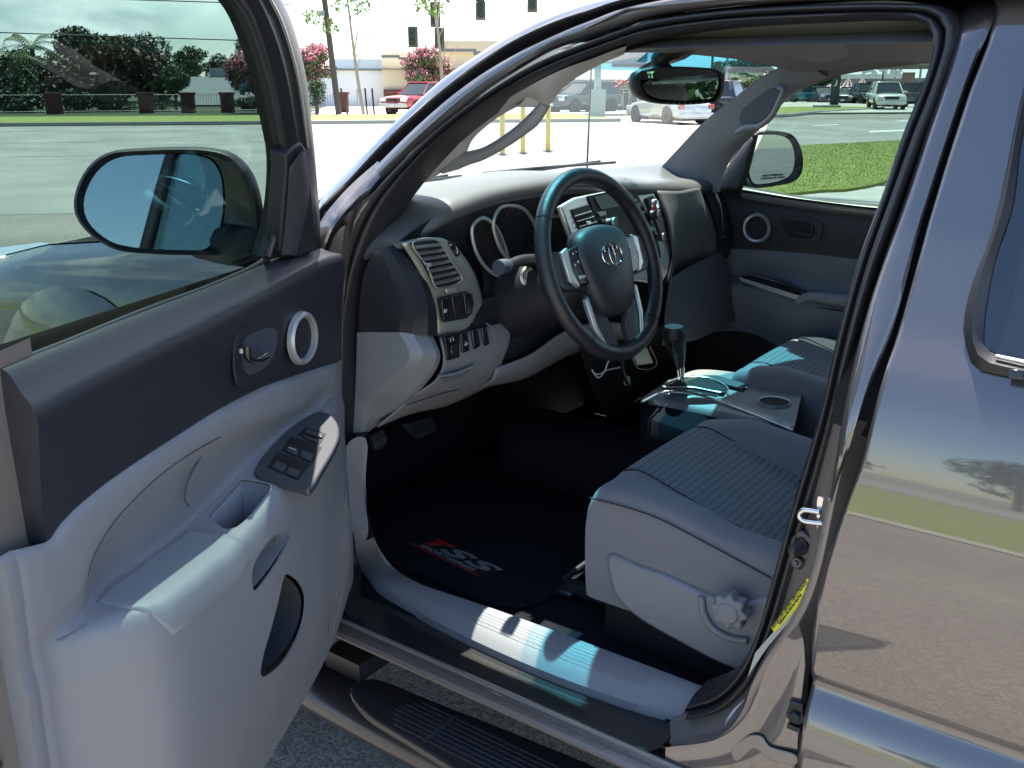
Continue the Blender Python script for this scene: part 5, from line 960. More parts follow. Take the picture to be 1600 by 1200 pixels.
tag(plate('far_lawn', [np.array([p[0], p[1], .12]) for p in (cL2+nl*9, cL+dl_*tt_+nl*9, cL+dl_*(tt_*1.9)+nl*160, cL2+nl*160)], .06, mat('shaded lawn', (.035, .06, .02), .95), None, bw=0), kind='structure')  # darker copy of the lawn green, with shade put into its colour
tag(plate('far_ground', [np.array([p[0], p[1], .10]) for p in (cL2+nl*9, cR+dl_*200+nl*9, cR+dl_*200+nl*160, cL2+nl*160)], .05, conl, None, bw=0), kind='structure')
for i, off in enumerate((3.2, 9.5)):
    for j in range(-8, 14):
        if i == 1 and j % 1 == 0:
            c = cL-nl*off+dl_*(j*12); tag(sheet('lane_dash', [c, c+dl_*3, c+dl_*3-nl*.12, c-nl*.12], .008, wl), kind='structure')
c = cL2-nl*3.0; tag(sheet('edge_line', [c, c+dl_*190, c+dl_*190-nl*.12, c-nl*.12], .008, wl), kind='structure')
for i, (o_, l_) in enumerate(((6.4, 140), (12.5, 140), (18.6, 140))):
    c = cL2-nl*o_; tag(sheet('road_joint', [c, c+dl_*l_, c+dl_*l_-nl*.05, c-nl*.05], .007, mat('joint dark', (.07, .065, .06), .9) if i == 0 else MT['joint dark']), kind='structure')
# near lawn and pavement on the far side of the truck
ga = [G(*p) for p in ((1120, 238), (1225, 232), (1410, 222), (1560, 214), (1700, 208), (1700, 252), (1500, 266), (1410, 280), (1370, 292), (1340, 298), (1310, 302), (1270, 303), (1225, 309), (1150, 300), (1090, 280))]
lawn = tag(plate('lawn', [p+np.array([0, 0, .06]) for p in crv(ga, 120, True)], .06, grass, None, bw=0), kind='structure')
pa_ = [G(*p) for p in ((1090, 290), (1225, 300), (1300, 296), (1400, 276), (1500, 262), (1700, 248), (1900, 420), (1500, 420), (1200, 400), (1100, 350))]
sheet('pavement', pa_, .012, conl)
jt = G(1325, 291), G(1390, 296)
tag(tube('pavement_joint', [G(1300, 294)+np.array([0, 0, .014]), G(1420, 290)+np.array([0, 0, .014])], .02, mat('joint', (.06, .055, .05), .9), None, seg=6), kind='structure')
for q in (((1358, 205), (1414, 203), (1414, 205), (1358, 207.5)), ((1270, 196), (1310, 194.3), (1310, 195.4), (1270, 197)), ((1401, 189), (1430, 187.5), (1430, 188.5), (1401, 190.2))): sheet('lane_line', [G(*p) for p in q], .012, wl)
isl = [G(*p) for p in ((1150, 186), (1225, 183), (1260, 179.5), (1310, 176), (1352, 173.5), (1380, 172), (1360, 170.5), (1310, 169.5), (1240, 170), (1150, 171))]
tag(plate('traffic_island', [p+np.array([0, 0, .15]) for p in isl], .15, grass, None, bw=0), kind='structure')
tube_ = tag(tube('island_kerb', [p+np.array([0, 0, .08]) for p in isl[:6]], .12, kerb, None, n=30, seg=8), kind='structure')
# grass blades
def blades(name, poly, n, h, z0, kinds='stuff', seed=3):
    rnd = random.Random(seed); P2 = [(p[0], p[1]) for p in poly]; x0 = min(p[0] for p in P2); x1 = max(p[0] for p in P2); y0 = min(p[1] for p in P2); y1 = max(p[1] for p in P2)
    def ins(x, y):
        c = False; j = len(P2)-1
        for i in range(len(P2)):
            if (P2[i][1] > y) != (P2[j][1] > y) and x < (P2[j][0]-P2[i][0])*(y-P2[i][1])/(P2[j][1]-P2[i][1])+P2[i][0]: c = not c
            j = i
        return c
    vs = []; fs = []
    while len(fs) < n:
        x = rnd.uniform(x0, x1); y = rnd.uniform(y0, y1)
        if not ins(x, y): continue
        a = rnd.uniform(0, 6.28); w_ = h*.25; hh = h*rnd.uniform(.5, 1.2); b = len(vs); lx = rnd.uniform(-.5, .5)*hh; ly = rnd.uniform(-.5, .5)*hh
        vs += [(x-w_*math.cos(a), y-w_*math.sin(a), z0), (x+w_*math.cos(a), y+w_*math.sin(a), z0), (x+lx, y+ly, z0+hh)]; fs.append((b, b+1, b+2))
    return tag(mk(name, vs, fs, MT['blade green'], None, smooth=False), kind=kinds)
def leafm(name, c1, c2, c3=None):
    m = mat(name, c1, .6); t = m.node_tree; b = t.nodes['Principled BSDF']; g = t.nodes.new('ShaderNodeNewGeometry'); r = t.nodes.new('ShaderNodeValToRGB')
    r.color_ramp.elements[0].color = (*c1, 1); r.color_ramp.elements[1].color = (*c2, 1)
    t.links.new(g.outputs['Random Per Island'], r.inputs[0]); t.links.new(r.outputs[0], b.inputs['Base Color'])
    return m
leafm('blade green', (.15, .20, .03), (.30, .34, .09))
blades('lawn_grass', ga, 60000, .02, .060)
# trees
lf_oak = leafm('dark oak leaf', (.015, .035, .015), (.05, .09, .03)); lf_mid = leafm('mid green leaf', (.03, .07, .02), (.09, .16, .04)); lf_lt = leafm('light green leaf', (.10, .18, .03), (.25, .34, .08)); lf_pink = leafm('pink blossom', (.42, .10, .16), (.75, .28, .36)); lf_rust = leafm('reddish green leaf', (.035, .045, .018), (.13, .075, .04)); bark = mat('grey brown bark', (.11, .085, .065), .9, bump=('noise', 12., .6, .02))
def crown(lobes, n, sz, seed, droop=0.):
    rnd = np.random.RandomState(seed); vs = []; fs = []; w_ = np.array([l[3]*l[4]*l[5] for l in lobes])**.75; w_ = w_/w_.sum()
    for i in range(n):
        l = lobes[rnd.choice(len(lobes), p=w_)]; d = rnd.normal(size=3); d /= np.linalg.norm(d); r = rnd.uniform(.45, 1.05)**.6
        nzv = noise.noise(Vector((d[0]*2+seed, d[1]*2, d[2]*2)))*.35+1
        c = np.array(l[:3])+d*np.array(l[3:6])*r*nzv
        a = rnd.normal(size=3); a /= np.linalg.norm(a); b = np.cross(a, rnd.normal(size=3)); b /= np.linalg.norm(b); s = sz*rnd.uniform(.6, 1.4); k_ = len(vs)
        vs += [c-a*s, c+b*s*.5, c+a*s, c-b*s*.5]; fs.append((k_, k_+1, k_+2, k_+3))
    return vs, fs
def tree(label, u, dist, vtop, wpx, leafmat, cat='tree', trunk_frac=.3, n=2600, sz=None, seed=1, blossom=None, nl_=9, group=None, name='broadleaf_tree', tr=None, zbase=.1, flat=1.):
    c = B(u, dist); H = hz(u, vtop, dist); Wd = wpx/1500.*dist*1.0; rnd = random.Random(seed); sz = sz or Wd*.052; n = int(n*1.7)
    root = tag(empty(name, (c[0], c[1], zbase)), label, cat, group); c0 = np.array([c[0], c[1], zbase])
    Hh = H-zbase; lob = []; cz_ = Hh*(1+trunk_frac)/2; rz = Hh*(1-trunk_frac)/2
    for i in range(nl_):
        a = rnd.uniform(0, 6.28); r = rnd.uniform(.25, .62); zz_ = rnd.uniform(-.62, .62)
        lob.append((c[0]+Wd*r*math.cos(a)*(1-abs(zz_)*.3), c[1]+Wd*r*math.sin(a)*(1-abs(zz_)*.3), zbase+cz_+rz*zz_, Wd*rnd.uniform(.34, .5), Wd*rnd.uniform(.34, .5), rz*rnd.uniform(.32, .48)*flat))
    lob.append((c[0], c[1], zbase+Hh-rz*.5, Wd*.4, Wd*.4, rz*.5))
    vs, fs = crown(lob, n, sz, seed); cr_ = mk('crown', vs, fs, leafmat, root, smooth=False)
    if blossom:
        top = [(l[0], l[1], l[2]+l[5]*.35, l[3]*1.02, l[4]*1.02, l[5]*.95) for l in lob]; vs, fs = crown(top, int(n*.8), sz*.9, seed+9); mk('blossom', vs, fs, blossom, root, smooth=False)
    m = MB(); tr = tr or max(.08, Wd*.06); m.cyl(c0, c0+np.array([0, 0, cz_*.9]), tr, tr*.5, 10)
    for l in lob[:7]: m.cyl(c0+np.array([0, 0, Hh*trunk_frac*rnd.uniform(.7, 1.3)]), np.array(l[:3]), tr*.45, tr*.12, 7)
    m.build('trunk', bark, root); return root
gT = 'trees beyond the iron fence'
tree('dark leafy tree filling the background behind the two palms', 36, 98, 76, 60, lf_oak, seed=41, n=3600, trunk_frac=.1, group=gT)
tree('dark leafy mass beneath the oaks behind the reddish tree', 190, 99, 92, 110, lf_oak, seed=42, n=5200, trunk_frac=.05, nl_=16, group=gT)
tree('large dark oak crown rising behind the reddish myrtle, left of the sky gap', 133, 92, 42, 58, lf_oak, seed=3, n=3600, group=gT)
tree('dark oak right of the big reddish tree, highest of that clump', 237, 90, 50, 34, lf_oak, seed=5, group=gT)
tree('dark round oak in the middle between the two taller oaks', 192, 94, 54, 36, lf_oak, seed=6, group=gT)
tree('broad reddish green crape myrtle behind the fence, widest tree on the left', 158, 66, 72, 92, lf_rust, seed=7, n=5600, trunk_frac=.22, nl_=14, group=gT, blossom=None)
tree('bushy dark pine with ragged top right of the oaks', 300, 95, 70, 40, lf_mid, seed=8, group=gT)
tree('low dark green tree to the right of the pine', 345, 92, 84, 34, lf_oak, seed=9, group=gT)
tree('small pale green tree in front of the grey roof', 272, 64, 98, 29, lf_mid, seed=10, trunk_frac=.2, group=gT)
tree('tall dark tree behind the pink myrtle beside the door frame', 395, 88, 44, 24, lf_oak, seed=11, group=gT)
tree('pink flowering crape myrtle seen through the door glass by its frame', 402, 57, 74, 48, lf_oak, seed=12, blossom=lf_pink, group='pink flowering myrtles', name='crape_myrtle', trunk_frac=.25)
tree('pink flowering myrtle right of the open door, left of the wooden pole', 494, 58, 72, 40, lf_mid, seed=13, blossom=lf_pink, group='pink flowering myrtles', name='crape_myrtle', trunk_frac=.35)
tree('pink flowering myrtle above the red pickup', 672, 72, 76, 46, lf_mid, seed=14, blossom=lf_pink, group='pink flowering myrtles', name='crape_myrtle', trunk_frac=.3)
tree('dark green rounded evergreen beneath the pink myrtle by the brick pillar', 492, 55, 122, 22, lf_oak, seed=15, n=2400, trunk_frac=.15, name='evergreen_shrub', cat='shrub')
tree('dense dark shrubbery at the far left below the palms', 12, 64, 112, 44, lf_oak, seed=16, trunk_frac=.05, name='evergreen_shrub', cat='shrub')
tree('tall leafy tree seen through the blue windscreen band', 1160, 100, 92, 50, lf_mid, seed=17, n=3600, group='trees behind the shops')
tree('dark tree behind the striped tents', 1285, 130, 118, 30, lf_oak, seed=18, group='trees behind the shops')
for i, (u, d_, vt, s_) in enumerate(((22, 70, 78, 21), (58, 72, 62, 22))):
    c = B(u, d_, .1); H = hz(u, vt, d_)+.3; root = tag(empty('palm_tree', tuple(c)), ('short palm at the far left edge of the door glass', 'taller palm left of the reddish myrtle')[i], 'palm tree', 'palms on the far left')
    tube('trunk', [c, c+np.array([.1, 0, H*.5]), c+np.array([0, 0, H-.8])], [.22, .17, .14], bark, root, n=12); m = MB(); rnd = random.Random(s_)
    for k_ in range(26):
        a = rnd.uniform(0, 6.28); el = rnd.uniform(-.5, 1.1); L_ = rnd.uniform(1.8, 2.5); p0 = c+np.array([0, 0, H-.8]); hd = np.array([math.cos(a), math.sin(a), 0]); sd = np.array([-math.sin(a), math.cos(a), 0])
        for q in range(12):
            t0 = q/12.; x0 = L_*t0; pz = math.sin(el)*x0-.32*x0*x0*.8; pt_ = p0+hd*x0*math.cos(el)+np.array([0, 0, pz]); 
            for sg in (1, -1):
                e = pt_+sd*sg*.45*(1-t0*.5)+hd*.25-np.array([0, 0, .25]); m.add([pt_, pt_+hd*.09, e], [(0, 1, 2)])
    m.build('fronds', lf_mid, root, smooth=False)
# young staked trees
for i, (u, v0, ul, ut, sd) in enumerate(((566, 178, 558, 545, 31), (692, 178, 690, 678, 32))):
    d_ = 54; c = B(u, d_, .12); root = tag(empty('young_tree', tuple(c)), ('slim young tree with timber stakes beside the wooden utility pole', 'slim young tree rising behind the red pickup')[i], 'tree', 'staked young trees on the verge')
    top = B(ut, d_, hz(ut, -60, d_)); mid_p = B(ul, d_, hz(ul, 110, d_)); 
    tube('trunk', [c, mid_p, top], [.10, .07, .03], mat('pale young bark', (.36, .30, .24), .8) if i == 0 else MT['pale young bark'], root, n=20, seg=8)
    m = MB(); rnd = random.Random(sd)
    for k_ in range(9):
        f = rnd.uniform(.0, .8); p0 = mid_p+(top-mid_p)*f; p1 = p0+np.array([rnd.uniform(-1.1, 1.1), rnd.uniform(-1.1, 1.1), rnd.uniform(.8, 2.2)]); m.cyl(p0, p1, .03, .01, 6)
    m.build('branches', MT['pale young bark'], root)
    lobs = [(top[0]+rnd.uniform(-1.2, 1.2), top[1]+rnd.uniform(-1.2, 1.2), hz(ut, rnd.uniform(-40, 45), d_), .5, .5, .4) for _ in range(9)]
    vs, fs = crown(lobs, 520, .12, sd); mk('crown', vs, fs, lf_lt, root, smooth=False)
for i, (u, ut, lb) in enumerate(((541, 532, 'short dark tree stake leaning left, first from the wooden pole'), (572, 570, 'short dark tree stake between the other two stakes'), (583, 581, 'short dark tree stake furthest from the wooden pole'))):
    tag(tube('tree_stake', [B(u, 53.5, .1), B(ut, 53.5, hz(ut, 138, 53.5))], .05, mat('dark stake', (.05, .045, .04), .8) if i == 0 else MT['dark stake'], None, seg=8), lb, 'stake', 'stakes round the young tree')
# low hedging behind the railings
for i, (u, vt, w_, lb) in enumerate(((40, 142, 40, 'leafy hedge behind the railings at the far left'), (112, 138, 42, 'leafy hedge under the left half of the reddish tree'), (178, 140, 40, 'leafy hedge under the right half of the reddish tree'), (250, 146, 30, 'leafy hedge left of the small pale green tree'), (392, 150, 30, 'leafy hedge at the foot of the pink myrtle behind the glass'))):
    tree(lb, u, 63, vt, w_, lf_oak, seed=60+i, n=1500, trunk_frac=.0, name='hedge', cat='hedge', group='hedges behind the railings', tr=.05)
# planting behind the truck and across the street behind the viewer (seen in mirrors and paint)
def tree_at(label, x, y, H, Wd, m_, seed, group):
    root = tag(empty('broadleaf_tree', (x, y, 0)), label, 'tree', group); rnd = random.Random(seed)
    lobs = [(x+rnd.uniform(-.6, .6)*Wd, y+rnd.uniform(-.6, .6)*Wd, H*rnd.uniform(.35, .85), Wd*.45, Wd*.45, H*.2) for _ in range(8)]; vs, fs = crown(lobs, 3000, Wd*.05, seed); mk('crown', vs, fs, m_, root, smooth=False)
    tube('trunk', [(x, y, 0), (x, y, H*.6)], Wd*.06, bark, root, seg=8)
for i, (x, y, H, W_, lb) in enumerate(((-14, -9.5, 5, 2.6, 'nearest bushy tree reflected in the cabin mirror'), (-19, -12, 6, 3.2, 'second bushy tree reflected in the cabin mirror'), (-22, -15, 6.5, 3, 'third bushy tree reflected in the cabin mirror'))): tree_at(lb, x, y, H, W_, lf_mid, 80+i, 'trees behind the truck')
for i, (x, y, H, W_) in enumerate(((-30, 62, 8, 6), (-8, 66, 6, 6), (6, 60, 9, 5), (22, 64, 6, 7), (40, 62, 8, 6), (58, 60, 7, 7))): tree_at('roadside tree mirrored in the paint of the rear half door', x, y, H, W_, lf_oak, 90+i, 'trees across the street')
# utility poles
def pole(label, u0, u1, dist, vtop, r, m, arm=None, name='utility_pole'):
    c = B(u0, dist, 0.1); t = B(u1, dist, hz(u1, vtop, dist)); root = tag(empty(name, tuple(c)), label, 'pole', 'utility and light poles'); tube('mast', [c, (c+t)/2, t], [r, r*.9, r*.8], m, root, seg=10)
    if arm:
        mb = MB(); p = B(u1, dist, hz(u1, arm, dist)); mb.box(p, (.9, .08, .08), np.stack([rt, fh, zz], 1)); mb.cyl(p+rt*.5, p+rt*.5+np.array([0, 0, .25]), .06); mb.cyl(p-rt*.5, p-rt*.5+np.array([0, 0, .25]), .06); mb.build('crossarm', m, root)
    return root
wood = mat('weathered pole timber', (.09, .07, .06), .9); galv = mat('galvanised steel', (.30, .32, .33), .5, .5)
pu = pole('wooden utility pole standing between the pink myrtle and the white wall', 527, 510, 55, -60, .17, wood)
m = MB(); q = B(508, 54.8, hz(508, 21, 54.8)); m.box(q, (.18, .12, .12), np.stack([rt, fh, zz], 1)); m.build('junction_box', galv, pu)
pc__ = pole('thick pale steel pole on a square base in front of the shop', 934, 933, 50, 60, .19, mat('pale pole paint', (.42, .47, .45), .6), name='light_pole')
m = MB(); m.box(B(934, 50, .75), (.38, .38, .65), np.stack([rt, fh, zz], 1)); m.build('base_block', MT['pale pole paint'], pc__)
for i, (u, vt, d_, lb) in enumerate(((997, 60, 70, 'thin dark pole above the shop roof left of the cabin mirror'), (1111, 40, 80, 'thin dark pole seen through the blue band right of the mirror stem'), (1134, 40, 85, 'second dark pole seen through the blue band, near the leafy tree'), (1142, 150, 60, 'short sign post right of the cabin mirror'), (1436, 60, 100, 'tall thin pole above the dark suv near the weatherstrip'), (1378, 80, 120, 'thin pole above the white suv'), (1397, 80, 118, 'dark thin pole just right of the white suv roof'))):
    pole(lb, u, u, d_, vt if vt < 140 else 128, .11, wood if i % 2 else galv, name='street_pole')
# traffic signals on a span
sgm = mat('dark signal housing', (.07, .085, .06), .6)
for i, (u, v0, v1, lb) in enumerate(((647, 43, 72, 'traffic signal head hanging lowest on the left'), (682, 4, 40, 'traffic signal head above the young tree, second from the left'), (688, 45, 74, 'traffic signal head hanging below the second one over the building'), (752, -4, 29, 'traffic signal head with yellow leaves in front, at the top edge'), (831, -16, 17, 'traffic signal head furthest right at the top edge'))):
    d_ = 62; zc = (hz(u, v0, d_)+hz(u, v1, d_))/2; hh = (hz(u, v0, d_)-hz(u, v1, d_))/2; p = B(u, d_, zc); R_ = np.stack([rt, fh, zz], 1); root = tag(empty('traffic_signal', tuple(p)), lb, 'traffic light', 'traffic signals over the junction')
    m = MB(); m.box(p, (.22, .16, hh), R_); m.box(p+fh*.17, (.30, .01, hh+.08), R_); m.build('housing', sgm, root, .03)
    for k_ in (-1, 0, 1): m = MB(); cc_ = p-fh*.17+np.array([0, 0, k_*hh*.62]); m.cyl(cc_, cc_-fh*.16, .16, .17, 14, caps=False); m.cyl(cc_, cc_-fh*.02, .13, seg=14); m.build('visor', sgm, root)
mw = tag(tube('signal_span_wire', [B(560, 62, hz(560, 60, 62)), B(750, 62, hz(750, 3, 62)), B(1000, 62, hz(1000, -10, 62))], .035, galv, None, n=20, seg=6), 'thin span wire carrying the traffic signals above the red pickup', 'wire')
for i, (a, b, c_, lb) in enumerate(((( -300, 38), (0, 50.5), (470, 66), 'upper power line crossing the sky behind the door glass'), ((-300, -10), (150, -2), (480, 8), 'faint power line near the top edge of the door glass'))):
    tag(tube('power_line', [B(q[0], 60, hz(q[0], q[1], 60)) for q in (a, b, c_)], .03, mat('black cable', (.03, .03, .03), .6) if i == 0 else MT['black cable'], None, n=20, seg=6), lb, 'power line')
# brick pillars and iron fence
brick = mat('red brick', (.12, .04, .03), .9, var=('noise', 9., (.11, .035, .03), .4, .6))
iron = mat('black iron', (.01, .01, .011), .5)
PU = [(225, 'left of the parked cars gap'), (291, 'beside the small pale green tree'), (353, 'in front of the grey roof'), (409, 'beneath the pink myrtle behind the glass'), (534, 'beside the wooden utility pole'), (612, 'behind the nose of the red pickup'), (80, 'under the reddish tree at left')]
d_ = 59
def bar(u0, u1, z0, z1, w_, m):
    a = B(u0, d_+.1); b = B(u1, d_+.1); n_ = max(2, int(np.linalg.norm(b-a)/.14)); m.cyl(a+np.array([0, 0, z1-.1]), b+np.array([0, 0, z1-.1]), .025, seg=5); m.cyl(a+np.array([0, 0, z0+.15]), b+np.array([0, 0, z0+.15]), .025, seg=5)
    for i in range(n_+1): p = a+(b-a)*i/n_; m.cyl(p+np.array([0, 0, z0]), p+np.array([0, 0, z1]), .012, seg=4, caps=False)
for u, w_ in PU:
    p = B(u, d_); m = MB(); R_ = np.stack([rt, fh, zz], 1); m.box(p+np.array([0, 0, .60]), (.31, .31, .52), R_); root = tag(m.build('brick_pillar', brick, None, .01), 'red brick fence pillar '+w_, 'fence pillar', 'brick pillars of the iron fence')
    m = MB(); m.box(p+np.array([0, 0, 1.17]), (.37, .37, .06), R_); m.build('cap', brick, root, .01)
for a, b, lb in ((80, 225, 'left of the second pillar'), (225, 291, 'between the second and third pillar'), (291, 353, 'with pale tree behind'), (353, 409, 'in front of the grey roof'), (409, 534, 'behind the evergreen'), (-60, 80, 'at the far left')):
    m = MB(); bar(a, b, .1, 1.2, .02, m); tag(m.build('iron_fence', iron, None), 'black iron railing panel '+lb, 'fence', 'iron fence panels')
# buildings
def block(name, u0, u1, dist, v0, v1, dep, m, parent=None, zb=None, bw=0):
    a = B(u0, dist); b = B(u1, dist); z1 = hz((u0+u1)/2, v0, dist); z0 = 0.05 if v1 is None else hz((u0+u1)/2, v1, dist); ax = (b-a); L_ = np.linalg.norm(ax); ax /= L_; n_ = np.array([-ax[1], ax[0], 0]); n_ = n_ if n_@fh > 0 else -n_
    mb = MB(); c = (a+b)/2+n_*dep/2; mb.box((c[0], c[1], (z0+z1)/2), (L_/2, dep/2, (z1-z0)/2), np.stack([ax, n_, zz], 1)); return mb.build(name, m, parent, bw)
def bld(name, label, u, dist): return tag(empty(name, tuple(B(u, dist))), label, 'building')
tan = mat('tan stucco', (.66, .56, .38), .9); tan2 = mat('cream stucco', (.74, .66, .48), .9); wht = mat('white wall render', (.80, .79, .76), .9); grn = mat('grey green coping', (.16, .18, .17), .7); roofg = mat('grey shingle roof', (.16, .17, .18), .9, bump=('wave', 3., .5, .02)); glb = mat('dark shop glass', (.03, .045, .05), .08); blu = mat('blue sign band', (.10, .22, .42), .6); metr = mat('corrugated metal roof', (.40, .38, .30), .6, bump=('wave', 1.6, 1., .05))
h1 = bld('house', 'low house with a broad grey hipped roof behind the iron fence', 350, 78)
block('wall', 280, 445, 78, 160, None, 10, tan2, h1)
a, b = B(268, 76), B(455, 76); z0 = hz(350, 163, 78); z1 = hz(350, 119, 78); r0, r1 = B(300, 84), B(420, 84); e0, e1 = B(262, 92), B(460, 92)
mk('roof', [(*a[:2], z0), (*b[:2], z0), (*e1[:2], z0), (*e0[:2], z0), (*r0[:2], z1), (*r1[:2], z1)], [(0, 1, 5, 4), (1, 2, 5), (2, 3, 4, 5), (3, 0, 4), (0, 3, 2, 1)], roofg, h1, smooth=False)
block('rooftop_unit', 329, 357, 84, 106, 121, 2, mat('unit grey', (.36, .36, .36), .7), h1)
h2 = bld('white_building', 'low blank white walled building behind the wooden utility pole', 560, 76)
block('wall', 440, 602, 76, 109, None, 14, wht, h2); block('coping', 438, 603, 75.8, 107, 110, 14.4, grn, h2); block('upper_wall', 520, 602, 82, 92, 109, 6, wht, h2)
h3 = bld('tan_building', 'tan stepped parapet store building behind the pink myrtle and red pickup', 720, 74)
block('wall', 598, 790, 74, 108, None, 16, tan, h3); block('upper_wall', 598, 905, 76, 82, 108.5, 14, tan2, h3); block('gable_wall', 690, 905, 75.5, 64, 83, 12, tan, h3); block('right_wall', 790, 905, 74.5, 108, None, 14, tan2, h3)
block('coping', 597, 626, 73.7, 86, 90, .6, grn, h3); block('coping', 624, 690, 73.7, 89.5, 93, .6, grn, h3); block('coping', 690, 745, 73.7, 76, 80.5, .6, grn, h3); block('coping', 740, 905, 73.7, 80, 86, .6, grn, h3); block('brick_base', 599, 640, 73.6, 140, 156, .5, brick, h3)
block('band', 598, 790, 73.8, 107, 109, .4, mat('band brown', (.28, .2, .15), .8), h3)
h4 = bld('shop_building', 'strip shop with corrugated canopy, blue sign band and glass doors behind the windscreen', 940, 64)
block('wall', 852, 1010, 66, 122, None, 12, tan, h4); block('parapet', 955, 1010, 67, 78, 100, 8, mat('parapet grey', (.30, .31, .30), .8), h4); block('parapet_upper', 880, 1010, 69, 96, 104, 6, tan2, h4)
a0, a1 = B(850, 63), B(1012, 63); b0, b1 = B(850, 68), B(1012, 68); za = hz(930, 124, 64); zb_ = hz(930, 99, 68); mk('canopy_roof', [(*a0[:2], za), (*a1[:2], za), (*b1[:2], zb_), (*b0[:2], zb_), (*a0[:2], za-.25), (*a1[:2], za-.25)], [(0, 1, 2, 3), (4, 5, 1, 0)], metr, h4, smooth=False)
sgb = block('sign_band', 880, 1005, 65.6, 126, 134, .3, MT['parapet grey'], h4)
for i in range(11): block('sign_letter', 893+i*10, 893+i*10+6, 65.3, 127.5, 132.5, .2, blu, sgb) if i not in (4,) else None
for i, (a_, b_) in enumerate(((862, 884), (888, 905), (908, 928), (940, 957), (988, 1004))): block('shop_window', a_, b_, 65.8, 140, 176, .3, glb, h4)
dr = block('shop_door', 964, 984, 65.7, 139, 178, .3, glb, h4)
for uu in (964, 974, 983): block('door_frame', uu, uu+1.2, 65.5, 139, 178, .3, wht, dr)
for vv in (139, 143.5, 176): block('door_rail', 964, 984, 65.5, vv, vv+1, .3, wht, dr)
h5 = bld('dealership_building', 'long low grey dealership building behind the parked cars at right', 1370, 140)
block('wall', 1235, 1520, 140, 122, None, 20, mat('dealer grey', (.28, .29, .30), .8), h5); block('fascia', 1300, 1410, 139, 116, 123, 3, wht, h5); block('glass_front', 1340, 1460, 139.5, 128, 140, 1, glb, h5)
rnd = random.Random(4); m = MB()
for i in range(70):
    u = 1345+60*rnd.random(); v = 104+15*rnd.random(); m.box(B(u, 110, hz(u, v, 110)), (.16, .05, .13), np.stack([rt, fh, zz], 1))
tag(m.build('pennant_string', wht, None), 'cluster of small white pennants strung above the dealership lot', 'pennants', kind='stuff')
bb = bld('billboard', 'brownish billboard panel on a post above the dark suv', 1418, 120); bb['category'] = 'billboard'; block('panel', 1408, 1428, 120, 113, 131, .4, mat('billboard brown', (.28, .16, .14), .7), bb); block('post', 1417, 1419, 120.2, 130, None, .3, galv, bb)
sgn = bld('pylon_sign', 'dark slab pylon sign beside the striped tents', 1306, 84); sgn['category'] = 'sign'; block('slab', 1299, 1313, 84, 118, None, .8, mat('slab green black', (.02, .035, .03), .5), sgn); text('sign_symbol', '♪', B(1306, 83.5, hz(1306, 130, 83.5)), rt, zz, .9, wht, sgn)
tag(block('planter_wall', 1273, 1317, 72, 164.5, 169.5, .6, conl, None), 'low white kerb wall at the foot of the dark pylon sign', 'low wall')
# striped tents
rt_m, wt_m = mat('red canvas', (.5, .03, .04), .8), mat('white canvas', (.75, .75, .73), .8)
for i, (u, d_, vp, ve, w_, lb) in enumerate(((1297, 100, 131, 143, 19, 'red and white striped tent left of the dark pylon sign'), (1325, 100, 121, 142, 18, 'red and white peaked tent just right of the pylon sign'), (1347, 102, 121, 142, 18, 'red and white peaked tent beside the white suv'))):
    c = B(u, d_); R_ = w_/1500*d_*1.1; z1 = hz(u, vp, d_); z0 = hz(u, ve, d_); root = tag(empty('striped_tent', tuple(c)), lb, 'tent', 'striped tents at the car lot'); N = 16; vs = []; fs = []; mi = []
    for k_ in range(N+1):
        a = 2*math.pi*k_/N
        for r, z in ((1, z0-.3), (1.0, z0), (.45, z0+(z1-z0)*.35), (.02, z1)): vs.append((c[0]+R_*r*math.cos(a), c[1]+R_*r*math.sin(a), z))
    for k_ in range(N):
        for j in range(3): fs.append((k_*4+j, k_*4+4+j, k_*4+5+j, k_*4+1+j)); mi.append(k_ % 2)
    mk('canopy', vs, fs, wt_m, root, smooth=False, mats=[wt_m, rt_m], mi=mi)
    for a in (.8, 2.4, 4, 5.5): tube('tent_pole', [(c[0]+R_*.95*math.cos(a), c[1]+R_*.95*math.sin(a), 0), (c[0]+R_*.95*math.cos(a), c[1]+R_*.95*math.sin(a), z0)], .04, wht, root, seg=6)
# yellow bollards
ylw = mat('yellow bollard paint', (.70, .48, .06), .6)
for i, (u, v0, vt, lb) in enumerate(((785, 242, 170, 'leftmost yellow bollard, seen through the pillar grab handle'), (817, 240, 165, 'middle of the three yellow bollards ahead of the truck'), (856, 237, 163, 'rightmost of the three yellow bollards ahead of the truck'))):
    p = G(u, v0); dd = math.hypot(p[0]-CP[0], p[1]-CP[1]); H = hz(u, vt, dd); root = tag(empty('bollard', tuple(p)), lb, 'bollard', 'yellow bollards on the lot')
    lathe('post', [(0, H+.03), (.04, H+.02), (.065, H-.02), (.065, .05), (.065, 0)], p, (0, 0, 1), ylw, root, 16); lathe('base_plate', [(0, .03), (.13, .03), (.14, 0)], p, (0, 0, 1), mat('bollard base', (.12, .13, .13), .7) if i == 0 else MT['bollard base'], root, 14)
tag(block('sign_post_small', 556.5, 558.5, 57, 139, None, .06, galv, None), 'short grey sign post standing before the white wall', 'sign post')
